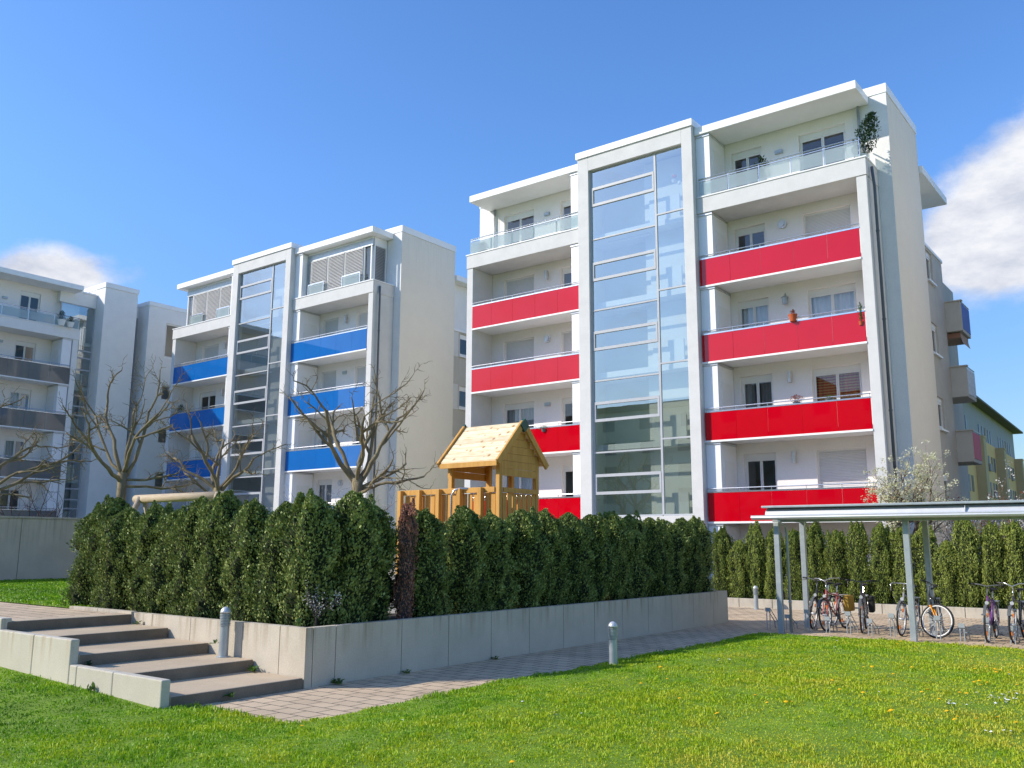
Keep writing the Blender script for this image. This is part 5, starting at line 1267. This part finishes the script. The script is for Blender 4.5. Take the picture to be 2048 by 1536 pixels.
bike('dark bicycle with wide flat handlebar seen almost end-on', (-5.80, 19.35, 0), R(12), (.05, .045, .06), bar='flat', lean=R(1), bag=(.03, .03, .03))
bike('bicycle with dropped handlebar and orange wheel reflectors behind the second front post', (-5.00, 19.22, 0), R(0), (.35, .36, .38), bar='drop', lean=R(3))
bike('mountain bicycle with orange fork and white rims, front wheel turned sideways', (-4.36, 19.2, 0), R(6), (.03, .03, .035), fork_c=(.9, .34, .01), rim_c=(.86, .86, .86), bar='flat', steer=R(72), guard=False, lamp=False, lean=R(-6), reflect=False)
bike('purple bicycle with red headset and flat handlebar, second from the right edge', (-3.42, 18.98, 0), R(2), (.17, .05, .24), fork_c=(.20, .06, .30), bar='flat', lean=R(2))
bike('dark bicycle with silver swept handlebar at the right edge', (-3.02, 19.15, 0), R(-2), (.05, .055, .07), fork_c=(.5, .52, .55), bar='swept', lean=R(1))

# ================================================================ SMALL PLANTS AND FLOWERS
def rosette_mesh(name, seed, n, L, W, mat_, up=.5):
    rr = random.Random(seed); mb = MB()
    for k in range(n):
        a = rr.uniform(0, 6.28); el = rr.uniform(.15, 1.2) * up; l = L * rr.uniform(.5, 1.1); w = W * rr.uniform(.6, 1.1)
        d = Vector((math.cos(a) * math.cos(el), math.sin(a) * math.cos(el), math.sin(el))); s = Vector((-math.sin(a), math.cos(a), 0)); p = Vector((rr.gauss(0, L * .12), rr.gauss(0, L * .12), rr.uniform(0, L * .25)))
        m1 = p + d * l * .5 + Vector((0, 0, l * .08)); e = p + d * l - Vector((0, 0, l * .15))
        mb.quad(p, m1 + s * w * .5, e, m1 - s * w * .5)
    return mb
for lb, loc, L, n, up, sc in (('broad leafy weed in the corner of a step against the planter wall', (-9.86, 7.42, .135), .12, 26, .9, 1),
                       ('small weed growing from the lowest step front, mid width', (-8.97, 6.45, .03), .10, 18, 1.2, 1),
                       ('tiny weed by the planter wall on the third step', (-10.78, 7.46, .42), .08, 14, .8, 1), ('tiny weed by the planter wall on the top step', (-12.75, 7.46, .56), .10, 14, .8, 1),
                       ('spindly weed against the low cheek wall by the lawn', (-10.35, 5.55, .06), .12, 12, 1.5, 1), ('weed tuft at the first joint of the planter wall by the path', (-8.93, 8.0, .0), .13, 22, .8, 1),
                       ('weed tuft at the second joint of the planter wall by the path', (-8.93, 9.25, .0), .10, 16, .8, 1), ('weed tuft far along the foot of the planter wall', (-8.93, 11.2, .0), .10, 16, .8, 1),
                       ('dark weed on the stair joint beside the taller cheek wall', (-10.92, 5.80, .28), .09, 16, 1.1, 1),
                       ('pale green seedling on the coping at the hedge corner', (-9.25, 7.60, .715), .12, 12, 1.3, 1)):
    o = rosette_mesh('weed', int(loc[0] * -100) % 97, n, L, L * .35, None, up).build('weed', M['green'] if 'dark' not in lb else M['darkgreen'], None, loc=loc); tag(o, lb, 'weed')

def flower_mesh(name, r, h, petals, mpet, dome):
    mb = MB(); mb.tube([(0, 0, 0), (.002, 0, h)], .0022, 4); mb.mi = 1
    for k in range(petals):
        a = 2 * math.pi * k / petals; a2 = a + 2 * math.pi / petals
        mb.quad((0, 0, h + dome), (r * math.cos(a), r * math.sin(a), h + .002), (r * 1.05 * math.cos((a + a2) / 2), r * 1.05 * math.sin((a + a2) / 2), h), (r * math.cos(a2), r * math.sin(a2), h + .002))
    return mb
DAN = [(-3.89, 8.32), (-3.71, 9.13), (-3.62, 9.38), (-3.57, 9.39), (-3.99, 9.48), (-3.9, 11.03), (-3.74, 11.19), (-3.14, 10.4), (-3.39, 10.4), (-3.84, 12.84), (-3.78, 12.95), (-3.29, 12.15), (-3.49, 13.3), (-3.32, 13.16), (-2.63, 10.79), (-2.33, 11.12), (-2.25, 11.12), (-2.35, 12.02), (-2.32, 12.2), (-2.26, 11.87), (-2.22, 12.13), (-2.54, 13.91), (-2.62, 13.54), (-2.42, 13.7), (-2.35, 13.39), (-2.33, 13.64), (-2.17, 13.3), (-2.39, 10.43), (-2.17, 9.82), (-2.05, 9.6), (-2.02, 9.43), (-1.89, 9.61), (-1.75, 9.85), (-1.57, 9.7), (-2.61, 9.51), (-2.61, 9.39), (-2.63, 11.02), (-1.91, 12.03), (-4.3, 16.46), (-4.25, 16.6), (-4.12, 16.55), (-4.21, 15.85), (-2.81, 15.36), (-2.13, 14.0), (-5.08, 17.31), (-5.92, 10.98), (-5.31, 9.99), (-4.6, 8.93), (-3.89, 8.33), (-4.2, 5.5), (-5.4, 9.52), (-6.77, 5.66)]
DAI = [(-2.04, 11.33), (-1.91, 11.24), (-1.88, 11.14), (-1.82, 11.21), (-1.98, 11.01), (-1.81, 10.38), (-1.88, 11.6), (-2.02, 11.02), (-1.85, 10.98), (-1.89, 11.44), (-1.82, 10.81), (-1.87, 11.01), (-1.9, 10.63), (-1.92, 11.05), (-1.82, 10.92), (-1.85, 11.53), (-1.94, 11.04), (-1.84, 11.52), (-1.8, 11.13), (-1.99, 11.01), (-1.84, 11.6), (-1.96, 10.97), (-1.95, 11.33), (-1.88, 11.02), (-1.85, 10.87), (-1.83, 11.47), (-1.77, 10.87), (-2.02, 11.09), (-1.74, 10.72), (-1.92, 11.29), (-1.85, 11.09), (-1.83, 10.73), (-1.91, 10.67), (-1.76, 11.08), (-2.28, 10.33), (-2.28, 10.41), (-2.24, 10.36), (-2.31, 10.46), (-2.16, 10.33), (-2.23, 10.35), (-2.12, 10.39), (-2.11, 10.49), (-2.22, 10.31), (-2.28, 10.3), (-5.73, 12.35), (-5.67, 12.22), (-5.7, 12.22), (-5.6, 12.41), (-5.61, 12.41), (-5.62, 12.26), (-5.21, 15.97), (-4.87, 14.86), (-2.18, 11.24), (-2.16, 13.21), (-2.13, 13.15), (-3.05, 10.61), (-3.13, 10.47), (-1.58, 9.2), (-1.67, 9.12), (-1.73, 9.11), (-1.55, 9.23), (-5.17, 7.43), (-5.12, 7.36), (-5.78, 7.73), (-4.93, 7.54), (-6.05, 6.22)]
f0 = flower_mesh('d', .019, .055, 12, None, .012).build('dandelion', [M['green'], M['dandelion']])
f1 = flower_mesh('d', .011, .05, 10, None, .003).build('daisy', [M['green'], M['daisy']])
for base, pts, lb, gp_, sc_ in ((f0, DAN, 'yellow dandelion flower open in the sunny lawn', 'dandelions in the lawn', 1.0), (f1, DAI, 'small white daisy flower in the sunny lawn', 'daisies in the lawn', .9)):
    for q, (x, y) in enumerate(pts):
        o = base if q == 0 else base.copy()
        if q: col.objects.link(o)
        hz_, _ = lawn_h(np.array([x]), np.array([y])); s = sc_ * rl.uniform(.8, 1.25)
        o.location = (x, y, float(hz_[0])); o.rotation_euler = (rl.uniform(-.3, .3), rl.uniform(-.3, .3), rl.uniform(0, 6.28)); o.scale = (s, s, rl.uniform(.8, 1.1))
        tag(o, lb, 'flower', gp_)

def potted(label, loc, potm, leafm, h, w, pot_h, pot_r, seed, n=500, ls=.08, name='potted_plant', droop=0.):
    rr = random.Random(seed); t = thing(name, label, 'plant', loc)
    m_ = MB(); m_.lathe([(pot_r * .72, 0), (pot_r, pot_h * .85), (pot_r * 1.08, pot_h * .86), (pot_r * 1.08, pot_h), (pot_r * .9, pot_h), (pot_r * .85, pot_h * .9)], n=16); m_.build('pot', potm, t, smooth=False)
    m_ = MB()
    for k in range(n):
        a = rr.uniform(0, 6.28); q = rr.random() ** .6; z = rr.random(); prof = math.sin(min(1, z * .85 + .15) * math.pi) ** .6
        c = Vector((math.cos(a) * w * q * prof + droop * z, math.sin(a) * w * q * prof * .8, pot_h + h * z))
        d = Vector((rr.gauss(0, 1), rr.gauss(0, 1), rr.gauss(0.3, 1))).normalized(); b_ = d.orthogonal().normalized(); s = ls * rr.uniform(.6, 1.2)
        m_.quad(c, c + d * s * .5 + b_ * s * .18, c + d * s, c + d * s * .5 - b_ * s * .18)
    for k in range(5): a = rr.uniform(0, 6.28); m_.tube([(0, 0, pot_h * .9), (math.cos(a) * w * .3, math.sin(a) * w * .3, pot_h + h * .5), (math.cos(a) * w * .55 + droop * .8, math.sin(a) * w * .55, pot_h + h * .85)], .008, 4)
    m_.build('foliage', leafm, t)
    return t
potted('bushy dark green plant leaning over the right corner of the top terrace', (-7.95, 29.85, 14.56), M['whitepot'], M['darkgreen'], 1.4, .42, .3, .2, 1, 1100, .13, droop=.40)
potted('leafy dark plant behind the glass railing in mid terrace', (-11.45, 29.75, 14.56), M['whitepot'], M['darkgreen'], .85, .36, .3, .16, 2, 420, .11)
potted('small plant at the left corner of the left roof terrace', (-24.6, 29.8, 14.56), M['whitepot'], M['darkgreen'], .45, .34, .2, .15, 3, 260, .1)
potted('orange clay flower pot hung on the third red balcony rail', (-10.42, 29.27, 9.30), M['terracotta'], M['heather'], .16, .13, .24, .14, 4, 90, .06)
potted('reddish heather in a box behind a red balcony rail', (-10.5, 29.42, 6.36), M['darkpipe'], M['heather'], .22, .28, .18, .12, 5, 200, .06)
potted('low green plant behind the same red balcony rail, further right', (-9.4, 29.42, 6.36), M['darkpipe'], M['green'], .12, .25, .18, .12, 6, 90, .05)
potted('yellow-green climber at the right end of a red balcony', (-8.2, 29.31, 8.85), M['terracotta'], M['green'], .62, .09, .12, .07, 7, 130, .07)
potted('dark round plant standing on a blue balcony at left', (-47.6, 29.6, 8.45), M['whitepot'], M['darkgreen'], 1.1, .42, .3, .2, 8, 500, .1)
potted('green trailing plant on a red balcony rail left of the tower', (-20.9, 29.30, 6.28), M['darkpipe'], M['green'], .1, .25, .12, .1, 9, 80, .06)
potted('round clipped dark shrub in a white pot on the grey house terrace, left one', (-53.2, 24.75, 14.6), M['whitepot'], M['darkgreen'], .55, .30, .35, .22, 10, 420, .07)
potted('round clipped dark shrub in a white pot on the grey house terrace, right one', (-53.2, 25.3, 14.6), M['whitepot'], M['darkgreen'], .35, .26, .30, .2, 11, 320, .07)
orn = thing('window_ornament', 'red and white wind toy hanging inside the top stair window', 'ornament', (-14.75, 29.36, 15.35))
m_ = MB(); m_.lathe([(.01, .14), (.09, .09), (.09, .03), (.01, 0)], (0, 0, .3), 10); m_.build('red_ball', M['terracotta'], orn)
m_ = MB(); m_.lathe([(.01, .16), (.10, .1), (.07, .02), (.01, 0)], (-.03, 0, .1), 10); m_.lathe([(.01, .16), (.07, .1), (.07, .02), (.01, 0)], (.2, 0, -.02), 8); m_.build('white_ball', M['whitepot'], orn)
